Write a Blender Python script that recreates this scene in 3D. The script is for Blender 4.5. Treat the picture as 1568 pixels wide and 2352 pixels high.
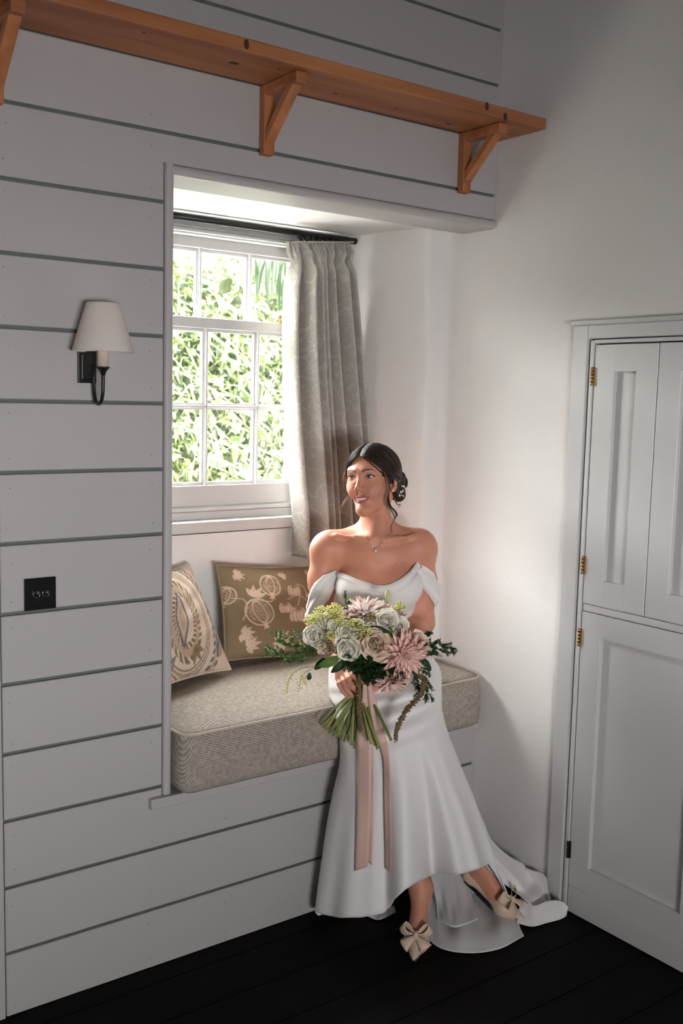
import bpy, bmesh, math, random
import numpy as np
from mathutils import Vector, Matrix
random.seed(7); rng = np.random.default_rng(7)
for o in list(bpy.data.objects): bpy.data.objects.remove(o)
scene = bpy.context.scene
COL = scene.collection

# ------------------------------------------------------------------ camera
D = 2.4                                   # metres from the lens to the panelled wall (y = 0)
F_PX, PITCH, ROLL, YAW = 2310.5, -0.112583, 0.023737, 0.640040
CAM = np.array([0.0, -D, 0.65737 * D])
_f = np.array([math.sin(YAW) * math.cos(PITCH), math.cos(YAW) * math.cos(PITCH), math.sin(PITCH)])
_r = np.array([math.cos(YAW), -math.sin(YAW), 0.0]); _u = np.cross(_r, _f)
RIGHT = math.cos(ROLL) * _r + math.sin(ROLL) * _u
UP = -math.sin(ROLL) * _r + math.cos(ROLL) * _u
FWD = _f
FH = np.array([math.sin(YAW), math.cos(YAW), 0.0])      # horizontal view direction
RH = np.array([math.cos(YAW), -math.sin(YAW), 0.0])
cd = bpy.data.cameras.new('camera'); cam = bpy.data.objects.new('camera', cd); COL.objects.link(cam)
cd.sensor_fit = 'HORIZONTAL'; cd.sensor_width = 24.0; cd.lens = F_PX * 24.0 / 1568.0
cd.clip_start = 0.05
cd.dof.use_dof = True; cd.dof.focus_distance = 3.02; cd.dof.aperture_fstop = 4.0
M = Matrix(((RIGHT[0], UP[0], -FWD[0], CAM[0]), (RIGHT[1], UP[1], -FWD[1], CAM[1]), (RIGHT[2], UP[2], -FWD[2], CAM[2]), (0, 0, 0, 1)))
cam.matrix_world = M
scene.camera = cam

# ------------------------------------------------------------------ light and exposure
scene.view_settings.view_transform = 'Standard'; scene.view_settings.look = 'None'
scene.view_settings.gamma = 1.0; scene.view_settings.use_curve_mapping = False
scene.view_settings.exposure = 3.34
world = bpy.data.worlds.new('world'); scene.world = world; world.use_nodes = True
bg = world.node_tree.nodes['Background']
bg.inputs[0].default_value = (1.0, 0.99, 0.985, 1); bg.inputs[1].default_value = 7.0     # bright hazy sky
def add_light(name, kind, loc, aim, energy, color=(1, 1, 1), **kw):
    l = bpy.data.lights.new(name, kind); o = bpy.data.objects.new(name, l); COL.objects.link(o)
    o.location = loc; o.rotation_euler = (Vector(aim) - Vector(loc)).to_track_quat('-Z', 'Y').to_euler()
    l.energy = energy; l.color = color
    for k, v in kw.items(): setattr(l, k, v)
    return o
# hazy sun over the garden, soft through thin cloud, falls in through the window from the left
add_light('sun', 'SUN', (0.44, 2.6, 2.62), (2.0, 0.1, 1.05), 0.76, (1.0, 0.985, 0.97), angle=math.radians(36))
# the sky also comes in through an unseen end-wall opening added for room fill; both openings are sampled as portals
po2 = add_light('fill_opening_portal', 'AREA', (-.41, -5.33, 1.14), (-.41, 0, 1.14), 1, shape='RECTANGLE', size=1.18, size_y=.64)
po2.data.cycles.is_portal = True
por = add_light('window_portal', 'AREA', (1.75, 0.74, 1.66), (1.75, 0.0, 1.66), 1, shape='RECTANGLE', size=0.72, size_y=0.98)
por.data.cycles.is_portal = True

# ------------------------------------------------------------------ helpers
def ray(px, py): return RIGHT * ((px - 784) / F_PX) - UP * ((py - 1176) / F_PX) + FWD
def at(px, py, Y=None, X=None, Z=None, H=None):
    """Point seen at a photo pixel on a known plane (wall y, wall x, height z or upright plane at view distance H)."""
    d = ray(px, py)
    if Y is not None: t = (Y - CAM[1]) / d[1]
    elif X is not None: t = (X - CAM[0]) / d[0]
    elif Z is not None: t = (Z - CAM[2]) / d[2]
    else: t = H / (d @ FH)
    return CAM + d * t
def proj(P):
    d = np.asarray(P, float) - CAM; w = d @ FWD
    return 784 + F_PX * (d @ RIGHT) / w, 1176 - F_PX * (d @ UP) / w

def mesh(name, v, f, mat=None, parent=None, smooth=False):
    me = bpy.data.meshes.new(name); me.from_pydata([tuple(map(float, p)) for p in v], [], [tuple(map(int, q)) for q in f])
    me.update()
    if mat: me.materials.append(mat)
    if smooth: me.polygons.foreach_set('use_smooth', [True] * len(me.polygons))
    o = bpy.data.objects.new(name, me); COL.objects.link(o)
    if parent: o.parent = parent
    return o
def from_bm(name, bm, mat=None, parent=None, smooth=False):
    me = bpy.data.meshes.new(name); bm.normal_update(); bm.to_mesh(me); bm.free()
    if mat: me.materials.append(mat)
    if smooth: me.polygons.foreach_set('use_smooth', [True] * len(me.polygons))
    o = bpy.data.objects.new(name, me); COL.objects.link(o)
    if parent: o.parent = parent
    return o
def empty(name, loc=(0, 0, 0)):
    o = bpy.data.objects.new(name, None); COL.objects.link(o); o.location = loc; o.empty_display_size = 0.05
    return o
def kids(root, *objs):
    """Parent parts built in world coordinates, keeping their place."""
    bpy.context.view_layer.update()
    for o in objs:
        o.parent = root; o.matrix_parent_inverse = root.matrix_world.inverted()
def tag(o, label=None, cat=None, group=None, kind=None):
    if label: o['label'] = label
    if cat: o['category'] = cat
    if group: o['group'] = group
    if kind: o['kind'] = kind
    return o
def structure(o, label, cat='wall'): return tag(o, label, cat, kind='structure')

def bm_box(bm, x0, x1, y0, y1, z0, z1, bev=0.0, seg=2, mtx=None):
    vs = [bm.verts.new(p) for p in ((x0, y0, z0), (x1, y0, z0), (x1, y1, z0), (x0, y1, z0), (x0, y0, z1), (x1, y0, z1), (x1, y1, z1), (x0, y1, z1))]
    fs = [bm.faces.new([vs[i] for i in q]) for q in ((3, 2, 1, 0), (4, 5, 6, 7), (0, 1, 5, 4), (1, 2, 6, 5), (2, 3, 7, 6), (3, 0, 4, 7))]
    geom = vs
    if bev > 0:
        es = list({e for f in fs for e in f.edges})
        r = bmesh.ops.bevel(bm, geom=es, offset=bev, segments=seg, affect='EDGES', profile=0.5)
        geom = list({v for f in r['faces'] for v in f.verts} | {v for v in vs if v.is_valid})
    if mtx is not None: bmesh.ops.transform(bm, matrix=mtx, verts=geom)
    return geom
def box(name, x0, x1, y0, y1, z0, z1, mat, parent=None, bev=0.0, seg=2, smooth=False):
    bm = bmesh.new(); bm_box(bm, x0, x1, y0, y1, z0, z1, bev, seg)
    return from_bm(name, bm, mat, parent, smooth)
def bar(name, a, b, w, t, mat, parent=None, bev=0.002, side=(1, 0, 0)):
    """Square bar from a to b, width w along 'side', thickness t across."""
    a = Vector(a); b = Vector(b); d = (b - a); L = d.length; d.normalize()
    s = Vector(side); s = (s - d * s.dot(d)).normalized(); n = d.cross(s)
    m = Matrix((( s.x, n.x, d.x, a.x), (s.y, n.y, d.y, a.y), (s.z, n.z, d.z, a.z), (0, 0, 0, 1)))
    bm = bmesh.new(); bm_box(bm, -w / 2, w / 2, -t / 2, t / 2, 0, L, bev, 1, m)
    return from_bm(name, bm, mat, parent)
def tube_geo(pts, rad, n=10, cap=True, flat=1.0, up=None):
    """Tube along pts; rad scalar or list; flat squeezes one cross axis."""
    pts = np.asarray(pts, float); m = len(pts)
    rad = np.full(m, rad, float) if np.isscalar(rad) else np.asarray(rad, float)
    tan = np.gradient(pts, axis=0); tan /= np.linalg.norm(tan, axis=1)[:, None] + 1e-12
    ref = np.array(up if up is not None else (0, 0, 1.0)) if abs(tan[0] @ np.array((0, 0, 1.0))) < 0.95 or up is not None else np.array((1.0, 0, 0))
    v = []; f = []
    nrm = ref - tan[0] * (ref @ tan[0]); nrm /= np.linalg.norm(nrm) + 1e-12
    for i in range(m):
        nrm = nrm - tan[i] * (nrm @ tan[i]); nrm /= np.linalg.norm(nrm) + 1e-12
        b = np.cross(tan[i], nrm)
        for k in range(n):
            a = 2 * math.pi * k / n
            v.append(pts[i] + rad[i] * (math.cos(a) * nrm * flat + math.sin(a) * b))
    for i in range(m - 1):
        for k in range(n):
            f.append((i * n + k, i * n + (k + 1) % n, (i + 1) * n + (k + 1) % n, (i + 1) * n + k))
    if cap:
        f.append(tuple(range(n))[::-1]); f.append(tuple((m - 1) * n + k for k in range(n)))
    return v, f
def tube(name, pts, rad, mat, parent=None, n=10, cap=True, flat=1.0, up=None):
    v, f = tube_geo(pts, rad, n, cap, flat, up); return mesh(name, v, f, mat, parent, True)
def lathe(name, prof, mat, parent=None, loc=(0, 0, 0), n=32, smooth=True):
    """Turned shape: prof is a list of (radius, z)."""
    v = []; f = []
    for r, z in prof:
        for k in range(n):
            a = 2 * math.pi * k / n; v.append((loc[0] + r * math.cos(a), loc[1] + r * math.sin(a), loc[2] + z))
    for i in range(len(prof) - 1):
        for k in range(n): f.append((i * n + k, i * n + (k + 1) % n, (i + 1) * n + (k + 1) % n, (i + 1) * n + k))
    return mesh(name, v, f, mat, parent, smooth)
def grid_geo(P, closed_u=False):
    """P[v][u] grid of points -> verts, quads."""
    P = np.asarray(P, float); nv, nu = P.shape[:2]; f = []
    for j in range(nv - 1):
        for i in range(nu if closed_u else nu - 1):
            k = (i + 1) % nu; f.append((j * nu + i, j * nu + k, (j + 1) * nu + k, (j + 1) * nu + i))
    return P.reshape(-1, 3), f
def grid(name, P, mat, parent=None, closed_u=False, thick=0.0, smooth=True):
    v, f = grid_geo(P, closed_u); o = mesh(name, v, f, mat, parent, smooth)
    if thick:
        m = o.modifiers.new('thickness', 'SOLIDIFY'); m.thickness = thick; m.offset = 0
    return o
def smooth_curve(pts, n):
    """Catmull-Rom through pts resampled to n points."""
    p = np.asarray(pts, float); q = np.vstack([2 * p[0] - p[1], p, 2 * p[-1] - p[-2]]); out = []
    for t in np.linspace(0, len(p) - 1 - 1e-9, n):
        i = int(t); u = t - i; a, b, c, d = q[i:i + 4]
        out.append(0.5 * (2 * b + (c - a) * u + (2 * a - 5 * b + 4 * c - d) * u * u + (3 * b - a - 3 * c + d) * u ** 3))
    return np.array(out)

# ------------------------------------------------------------------ materials
MATS = {}
def mat(name, color, rough=0.6, metal=0.0, noise=0.0, nscale=8.0, bump=0.0, bscale=60.0, bdist=0.002, spec=0.5, sheen=0.0, trans=0.0, sss=0.0, alt=None, coords='Object', stretch=None):
    m = bpy.data.materials.new(name); m.use_nodes = True; nt = m.node_tree; N = nt.nodes; L = nt.links
    b = N['Principled BSDF']; MATS[name] = m
    b.inputs['Base Color'].default_value = (*color, 1); b.inputs['Roughness'].default_value = rough
    b.inputs['Metallic'].default_value = metal; b.inputs['Specular IOR Level'].default_value = spec
    if sheen: b.inputs['Sheen Weight'].default_value = sheen
    if sss: b.inputs['Subsurface Weight'].default_value = sss; b.inputs['Subsurface Radius'].default_value = (0.012, 0.005, 0.003); b.inputs['Subsurface Scale'].default_value = 1.0
    tc = N.new('ShaderNodeTexCoord'); src = tc.outputs[coords]
    if stretch:
        mp = N.new('ShaderNodeMapping'); mp.inputs['Scale'].default_value = stretch; L.new(src, mp.inputs['Vector']); src = mp.outputs['Vector']
    if noise:
        t = N.new('ShaderNodeTexNoise'); t.inputs['Scale'].default_value = nscale; t.inputs['Detail'].default_value = 5
        L.new(src, t.inputs['Vector'])
        mx = N.new('ShaderNodeMix'); mx.data_type = 'RGBA'
        c2 = alt if alt else tuple(c * 0.7 for c in color)
        mx.inputs['A'].default_value = (*color, 1); mx.inputs['B'].default_value = (*c2, 1)
        mr = N.new('ShaderNodeMapRange'); mr.inputs['From Min'].default_value = 0.35; mr.inputs['From Max'].default_value = 0.65; mr.inputs['To Max'].default_value = noise
        L.new(t.outputs['Fac'], mr.inputs['Value']); L.new(mr.outputs[0], mx.inputs['Factor']); L.new(mx.outputs['Result'], b.inputs['Base Color'])
    if bump:
        t2 = N.new('ShaderNodeTexNoise'); t2.inputs['Scale'].default_value = bscale; t2.inputs['Detail'].default_value = 6
        L.new(src, t2.inputs['Vector'])
        bp = N.new('ShaderNodeBump'); bp.inputs['Strength'].default_value = bump; bp.inputs['Distance'].default_value = bdist
        L.new(t2.outputs['Fac'], bp.inputs['Height']); L.new(bp.outputs['Normal'], b.inputs['Normal'])
    return m
def mix_translucent(m, color, fac):
    """Adds light shining through thin leaves, petals and cloth."""
    nt = m.node_tree; N = nt.nodes; L = nt.links; b = N['Principled BSDF']; out = N['Material Output']
    tr = N.new('ShaderNodeBsdfTranslucent'); tr.inputs[0].default_value = (*color, 1)
    mx = N.new('ShaderNodeMixShader'); mx.inputs[0].default_value = fac
    for l in list(out.inputs['Surface'].links): L.remove(l)
    L.new(b.outputs[0], mx.inputs[1]); L.new(tr.outputs[0], mx.inputs[2]); L.new(mx.outputs[0], out.inputs['Surface'])
    return m
PANEL = mat('panel_paint', (0.45, 0.425, 0.428), 0.45, noise=0.10, nscale=5, alt=(0.38, 0.375, 0.375), bump=0.12, bscale=30, bdist=0.001, stretch=(0.35, 1, 3))
PANEL_BACK = mat('panel_gap_paint', (0.115, 0.135, 0.13), 0.6)
PLASTER = mat('white_plaster', (0.77, 0.745, 0.728), 0.75, noise=0.08, nscale=2.5, alt=(0.72, 0.69, 0.67), bump=0.35, bscale=45, bdist=0.003)
JOINERY = mat('white_joinery', (0.52, 0.515, 0.51), 0.4, bump=0.06, bscale=25, bdist=0.001)
DOORPAINT = mat('door_paint', (0.58, 0.57, 0.575), 0.4, bump=0.08, bscale=35, bdist=0.001)
FLOORMAT = mat('dark_stained_oak', (0.0035, 0.0036, 0.0038), 0.55, noise=0.7, nscale=3, alt=(0.006, 0.0055, 0.005), bump=0.15, bscale=8, bdist=0.002, stretch=(1.0, 14, 1), spec=0.06)
BLACK = mat('black_iron', (0.012, 0.013, 0.013), 0.35, 0.3)
BRASS = mat('brass', (0.55, 0.36, 0.15), 0.3, 1.0)
# ------------------------------------------------------------------ the room
STONE = mat('grey_stone', (.30, .29, .28), .8, noise=.6, nscale=3)
OLDWOOD = mat('dark_boarding', (.10, .075, .055), .7, noise=.6, nscale=4)
XR = 0.9913 * D                       # right wall
XT = at(377, 700, Y=0)[0]             # left edge of the bead round the window niche
XL = at(4, 1500, Y=0)[0]              # left end of the panelling
GZ = [0.0, .168, .3415, .5153, .687, .8622, 1.0373, 1.2098, 1.3816, 1.553, 1.7262, 1.8967, 2.0655, 2.238, 2.409, 2.5796, 2.7477, 2.92, 3.09, 3.26, 3.43, 3.60]
NICHE_TOP = at(382, 376, Y=0)[2]
SOFFIT = 2.152
SEATZ = at(352, 1838, Y=-0.02)[2]     # top of the seat board
ROOM_Z = 3.6
YW = 0.55                             # wall under the window
XE = -1.5; YE = -4.2

floor = structure(box('floor', XE, XR + .3, YE, 0.4, -0.08, -0.004, FLOORMAT), 'dark stained wooden floor', 'floor')
fb = []
y = -4.2; k = 0
while y < 0.05:
    w = 0.165
    fb.append(box('floorboard', XE, XR, y + 0.0015, min(y + w, 0.011) - 0.0015, -0.006, 0.0, FLOORMAT, bev=0.0012, seg=1)); y += w
kids(floor, *fb)
structure(box('ceiling', XE - .1, XR + .2, YE - .1, 0.3, ROOM_Z, ROOM_Z + .1, OLDWOOD), 'dark boarded ceiling above the panelled room', 'ceiling')
# unseen walls; an opening added in the end wall gives the room its fill light
WX0, WX1, WZA, WZB, WT = -1.0, .18, .82, 1.46, 1.15      # opening and wall depth, with splayed sides, shaped to steer the fill light
bm = bmesh.new()
def wedge(pts, z0, z1):
    a = [bm.verts.new((x, y, z0)) for x, y in pts]; b = [bm.verts.new((x, y, z1)) for x, y in pts]; n = len(pts)
    bm.faces.new(a[::-1]); bm.faces.new(b)
    for i in range(n): bm.faces.new((a[i], a[(i + 1) % n], b[(i + 1) % n], b[i]))
wedge([(XE - .1, YE - WT), (WX0, YE - WT), (WX0 - .15, YE), (XE - .1, YE)], 0, ROOM_Z); wedge([(WX1, YE - WT), (XR + .2, YE - WT), (XR + .2, YE), (WX1 + .85, YE)], 0, ROOM_Z)
bm_box(bm, WX0 - .2, WX1 + .9, YE - WT, YE, 0, WZA); bm_box(bm, WX0 - .2, WX1 + .9, YE - WT, YE, WZB, ROOM_Z)
structure(from_bm('wall_front', bm, STONE), 'unseen stone end wall behind the viewer, deep opening shaped for the fill light')
structure(box('wall_left', XE - .1, XE, YE, .3, 0, ROOM_Z, STONE), 'stone side wall left of the viewer')

# panelled wall: a backing and planks with open grooves
bm = bmesh.new()
bm_box(bm, XE, XT + .03, 0.012, 0.16, SEATZ - .03, SOFFIT + .004); bm_box(bm, XE, XT, 0.012, 0.16, SOFFIT + .004, ROOM_Z)
bm_box(bm, XT, XR + .15, 0.012, 0.16, SOFFIT + .004, ROOM_Z)
bm_box(bm, XE, XR + .15, 0.012, 0.16, 0, SEATZ - .03)
wall = structure(from_bm('wall_back', bm, PANEL_BACK), 'grey-white wall clad in wide horizontal painted planks')
pl = []; G = 0.0045
NAILS = []
for i in range(len(GZ) - 1):
    z0, z1 = GZ[i] + (G if i else 0.001), GZ[i + 1] - G
    spans = []
    if z1 < SEATZ + .02: spans = [(XL, XR - .002, z0, z1)]
    elif z0 > NICHE_TOP: spans = [(XL, XR - .002, z0, z1)]
    elif z0 < NICHE_TOP < z1: spans = 'lintel'
    elif z0 < SEATZ < z1: spans = 'seat'
    else: spans = [(XL, XT - .002, z0, z1)]
    bm = bmesh.new()
    if spans == 'lintel':
        bm_box(bm, XL, XT - .002, 0, .0118, z0, z1, .0018, 1); bm_box(bm, XT - .008, XR - .002, .0004, .0118, NICHE_TOP + .002, z1, .0018, 1)
    elif spans == 'seat':
        bm_box(bm, XL, XT - .002, 0, .0118, z0, z1, .0018, 1); bm_box(bm, XT - .008, XR - .002, .0004, .0118, z0, SEATZ - .031, .0018, 1)
    else: bm_box(bm, spans[0][0], spans[0][1], 0, .0118, z0, z1, .0018, 1)
    pl.append(from_bm('plank', bm, PANEL))
    for nx in (XL + .022, XT - .035): 
        for nz in (z0 + .03, z1 - .035): NAILS.append((nx + random.uniform(-.006, .006), nz + random.uniform(-.012, .012)))
    if i < 3:
        for nx in (1.40, 1.66):
            for nz in (z0 + .03, z1 - .04): NAILS.append((nx, nz))
for i in range(len(GZ) - 1): pl.append(box('plank', XE, XL - .134, 0, .0118, GZ[i] + (G if i else .001), GZ[i + 1] - G, PANEL, bev=.0018, seg=1))
kids(wall, *pl)
NAILM = mat('nail_hole', (0.10, 0.09, 0.08), 0.8)
bm = bmesh.new()
for nx, nz in NAILS:
    if nz > 2.3: continue
    r = random.uniform(.0011, .0018)
    m = Matrix.Translation((nx, -.0002, nz)) @ Matrix.Rotation(math.pi / 2, 4, 'X')
    bmesh.ops.create_cone(bm, cap_ends=True, segments=8, radius1=r, radius2=r * .6, depth=.0008, matrix=m)
nails = from_bm('nail_heads', bm, NAILM); nails['kind'] = 'stuff'; kids(wall, nails)
# upright board at the far left of the panelling
structure(box('trim_1', XL - .13, XL - .004, -.004, .0118, 0, ROOM_Z, PANEL, bev=.002), 'upright painted board at the left end of the planks', 'trim')
# seat front board (nosing)
bx0 = at(348, 1850, Y=-.02)[0]
structure(box('trim_2', bx0, XR - .002, -.020, YW - .002, SEATZ - .030, SEATZ, PANEL, bev=.003), 'painted board under the window seat cushion with projecting edge', 'trim')
# bead round the niche: quarter-round moulding left and top
def bead(name, p0, p1, out, label):
    # half round bead, 24 mm wide
    p0 = np.array(p0); p1 = np.array(p1); out = np.array(out); n = np.array((0, -1.0, 0)); v = []; f = []
    prof = [(0, 0.02), (0, 0.0)] + [(0.012 - 0.012 * math.cos(a), 0.010 * math.sin(a)) for a in np.linspace(0, math.pi / 2, 5)] + [(0.018, .009), (0.0235, .004), (0.025, -.003), (0.025, -.10)]
    prof = [(0, -.02), (0, 0.002), (.003, .007), (.008, .010), (.014, .0105), (.020, .008), (.0245, .002), (.026, -.006), (.026, -.14), (0.0, -.14)]
    for p in (p0, p1):
        for a, b in prof: v.append(p + out * a + n * b)
    k = len(prof)
    for i in range(k): f.append((i, (i + 1) % k, k + (i + 1) % k, k + i))
    f.append(tuple(range(k))); f.append(tuple(range(2 * k - 1, k - 1, -1)))
    return structure(mesh(name, v, f, PANEL), label, 'trim')
bead('trim_3', (XT, 0.001, SEATZ + .001), (XT, 0.001, NICHE_TOP), (1, 0, 0), 'thin rounded bead down the left side of the window niche')
bead('trim_4', (XT + .001, 0.0012, NICHE_TOP), (XR - .001, 0.0012, NICHE_TOP), (0, 0, -1), 'thin rounded bead along the top of the window niche')

# plaster niche: soffit, reveals, wall under the window
XN = 2.282                                # step of the right reveal
XJ0, XJ1 = 1.36, 2.20                     # window jambs
WZ0 = at(500, 1215, Y=YW - .045)[2] - .02    # underside of sill
WZ1 = SOFFIT
bm = bmesh.new()
def prism(poly, z0, z1):
    a = [bm.verts.new((x, y, z0)) for x, y in poly]; b = [bm.verts.new((x, y, z1)) for x, y in poly]; n = len(poly)
    bm.faces.new(a[::-1]); bm.faces.new(b)
    for i in range(n): bm.faces.new((a[i], a[(i + 1) % n], b[(i + 1) % n], b[i]))
zz0, zz1 = SEATZ - .03, SOFFIT + .003
# right reveal: uneven splayed plaster with a step, built as an upright strip grid
zs = np.linspace(zz0, zz1, 26)
prof = []
for z in zs:
    w = .006 * math.sin(z * 5.1) + .004 * math.sin(z * 11.3 + 1)
    prof.append([(XR, .155, z), (XR - .002, .188, z), (XR - .010, .201, z), (XN + .05 + w, .203, z), (XN + .012 + w, .203, z), (XN + .003 + w, .207, z), (XN - .002 + w, .217, z),
                 (XN - .02 + .5 * w, .29, z), (XN - .05, .40, z), (XJ1, YW + .02, z), (XJ1, .80, z)])
v, f = grid_geo(np.array(prof))
nic = mesh('wall_niche', v, f, PLASTER, smooth=True)
structure(nic, 'white plaster splayed side of the window niche')
prism([(XT + .0255, .15), (XJ0, YW + .02), (XJ0, .80), (XT - .3, .80), (XT - .3, .15)], zz0, zz1)          # left reveal
prism([(XT - .3, YW), (XR + .4, YW), (XR + .4, .80), (XT - .3, .80)], zz0 - .4, WZ0)                        # under the window
prism([(XR + .06, .16), (XR + .4, .16), (XR + .4, .80), (XR + .06, .80)], zz0, zz1)
prism([(XT - .3, .62), (XJ0, .62), (XJ0, .80), (XT - .3, .80)], zz0, zz1)
prism([(at(690, 1200, Y=YW)[0], YW), (XJ1 + .1, YW), (XJ1 + .1, .80), (at(690, 1200, Y=YW)[0], .80)], WZ0 - .06, WZ0 + .05)
low = from_bm('wall_window', bm, PLASTER); structure(low, 'white plaster wall and soffit of the window niche')

SOFF = mat('white_soffit_paint', (.90, .89, .87), .7, bump=.2, bscale=40, bdist=.002)
structure(box('ceiling_niche', XT - .3, XR + .4, .13, .80, SOFFIT, SOFFIT + .25, SOFF), 'white painted underside over the window niche', 'ceiling')
# right wall with the doorway
DY0 = at(1289, 1480, X=XR)[1]            # outer edge of the casing
CZ = at(1400, 739, X=XR)[2]              # top of the casing
JY = at(1341, 1100, X=XR)[1]             # inner edge of the casing
DZ = at(1363.7, 792.8, X=XR)[2]          # top of the shutters
bm = bmesh.new()
bm_box(bm, XR, XR + .12, DY0 - .02, .21, 0, ROOM_Z); bm_box(bm, XR, XR + .12, YE, DY0 - .02, CZ - .02, ROOM_Z)
bm_box(bm, XR + .09, XR + .13, YE, DY0, 0, CZ); bm_box(bm, XR, XR + .12, YE, -1.75, 0, ROOM_Z)
structure(from_bm('wall_right', bm, PLASTER), 'white plaster wall on the right')
# ------------------------------------------------------------------ door with shutters over it, in the right wall
E_ = 0.0                                  # faces sit about flush with the wall
YEND = -1.72
door = empty('door_1', (XR, -1.0, 0)); structure(door, 'pale painted door with two panelled shutters above and brass hinges', 'door')
P = []
def dbox(name, y0, y1, z0, z1, x0, x1, bev=.002, m=DOORPAINT): 
    o = box(name, min(x0, x1), max(x0, x1), min(y0, y1), max(y0, y1), z0, z1, m, bev=bev, seg=1); P.append(o); return o
Zr0 = at(1336, 1402.4, X=XR)[2]; Zr1 = at(1336, 1383.3, X=XR)[2]     # rail between
DE = at(1338, 1383, X=XR)[1] - .001                                      # hinge edge of the leaves (world y)
JY2 = at(1356, 792, X=XR)[1]
dbox('casing', DY0, JY, 0, CZ - .008, XR - .016, XR + .05)
dbox('casing', JY - .0005, YEND - .1, DZ + .018, CZ - .008, XR - .016, XR + .05)
dbox('casing_cap', DY0 + .004, YEND - .1, CZ - .008, CZ + .006, XR - .026, XR + .02)
dbox('jamb', JY - .006, JY - .020, 0, DZ + .014, XR - .010, XR + .05)
dbox('jamb', JY - .020, YEND, DZ + .004, DZ + .015, XR - .010, XR + .05)
DE = JY - .0225
dbox('rail', DE, YEND, Zr0 + .002, Zr1 - .002, XR - .004, XR + .05, .0015)
def leaf(name, ya, yb, z0, z1, my0, my1, mz0, mz1):
    """Frame of stiles and rails round a sunk panel; one part with its panel as sub-part."""
    bm = bmesh.new(); x0, x1 = XR - .006, XR + .03
    bm_box(bm, x0, x1, my0, ya, z0, z1, .0015, 1); bm_box(bm, x0, x1, yb, my1, z0, z1, .0015, 1)
    bm_box(bm, x0 + .0002, x1, my1 - .001, my0 + .001, mz1, z1); bm_box(bm, x0 + .0002, x1, my1 - .001, my0 + .001, z0, mz0)
    o = from_bm(name, bm, DOORPAINT); p = box('panel', XR + .009, XR + .028, my1 - .002, my0 + .002, mz0 - .002, mz1 + .002, DOORPAINT)
    P.append(o); kids(o, p); return o
S1 = at(1515, 1000, X=XR)[1]               # joint between the shutters
pz1 = at(1410, 853, X=XR)[2]; pz0 = at(1390, 1336, X=XR)[2]
pa = at(1400, 1100, X=XR)[1]; pb = at(1449, 1100, X=XR)[1]
S1 = at(1499, 1100, X=XR)[1]
wl = DE - S1; gap = .0015
leaf('shutter', DE, S1 + gap, Zr1, DZ, pa, pb, pz0, pz1)
off = S1 - DE - gap
leaf('shutter', S1 - gap, S1 + off, Zr1, DZ, pa + off - .002, pb + off, pz0, pz1)
leaf('shutter', S1 + off - .003, S1 + 2 * off, Zr1, DZ, pa + 2 * off, pb + 2 * off, pz0, pz1)
la = at(1374, 1600, X=XR)[1]; lz1 = at(1381, 1467, X=XR)[2]; lz0 = at(1425.5, 2032, X=XR)[2]; lb = at(1562, 2100, X=XR)[1]
lb2 = S1 + 2 * off
leaf('lower_door', DE, lb2, at(1346, 2051, X=XR)[2], Zr0, la, lb, lz0, lz1)
dbox('kick_board', DE, YEND, .003, at(1346, 2051, X=XR)[2] - .001, XR - .006, XR + .03)
dbox('frame_post', lb2 - .004, YEND, 0, DZ, XR - .006, XR + .03)
# hinges
for py, px in ((865, 1358), (1296, 1339), (1462, 1331), (1948, 1307)):
    z = at(px, py, X=XR)[2]; yh = JY - .0195
    h = empty('hinge', (XR - .012, yh, z)); P.append(h)
    hm = BRASS if py < 1900 else BLACK
    for k in range(5):
        c = lathe('knuckle', [(.0, -.0052), (.0034, -.0052), (.0034, .0052), (0, .0052)], hm, None, (XR - .012, yh, z + (k - 2) * .0108), 10); kids(h, c)
    kids(h, box('hinge_leaf', XR - .0095, XR - .0035, yh - .008, yh + .004, z - .027, z + .027, hm))
kids(door, *P)
# ------------------------------------------------------------------ sash window
YL, YU = 0.600, 0.648                       # glass planes of the lower and upper sash
glass = bpy.data.materials.new('window_glass'); glass.use_nodes = True
_n = glass.node_tree.nodes; _l = glass.node_tree.links; _n.remove(_n['Principled BSDF'])
_t = _n.new('ShaderNodeBsdfTransparent'); _t.inputs[0].default_value = (0.97, 0.98, 0.97, 1)
_g = _n.new('ShaderNodeBsdfGlossy'); _g.inputs['Roughness'].default_value = 0.02
_lw = _n.new('ShaderNodeLayerWeight'); _lw.inputs[0].default_value = .5
_pw = _n.new('ShaderNodeMath'); _pw.operation = 'POWER'; _pw.inputs[1].default_value = 5; _l.new(_lw.outputs['Facing'], _pw.inputs[0])
_fr = _n.new('ShaderNodeMath'); _fr.operation = 'MULTIPLY_ADD'; _fr.inputs[1].default_value = .8; _fr.inputs[2].default_value = .035; _l.new(_pw.outputs[0], _fr.inputs[0])
_m = _n.new('ShaderNodeMixShader'); _l.new(_fr.outputs[0], _m.inputs[0]); _l.new(_t.outputs[0], _m.inputs[1]); _l.new(_g.outputs[0], _m.inputs[2])
_l.new(_m.outputs[0], _n['Material Output'].inputs['Surface'])
win = empty('window_1', ((XJ0 + XJ1) / 2, YL, 1.15)); structure(win, 'white painted wooden sash window with small panes looking on to the garden', 'window')
W = []
def wz(py, Y, px=430): return at(px, py, Y=Y)[2]
mullL = [at(472.5, 850, Y=YL - .012)[0], at(590.5, 850, Y=YL - .012)[0]]
mullU = [at(458, 640, Y=YU - .012)[0], at(573, 640, Y=YU - .012)[0]]
pitch = mullL[1] - mullL[0]
gx0, gx1 = mullL[0] - pitch + .006, mullL[1] + pitch - .020
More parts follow.
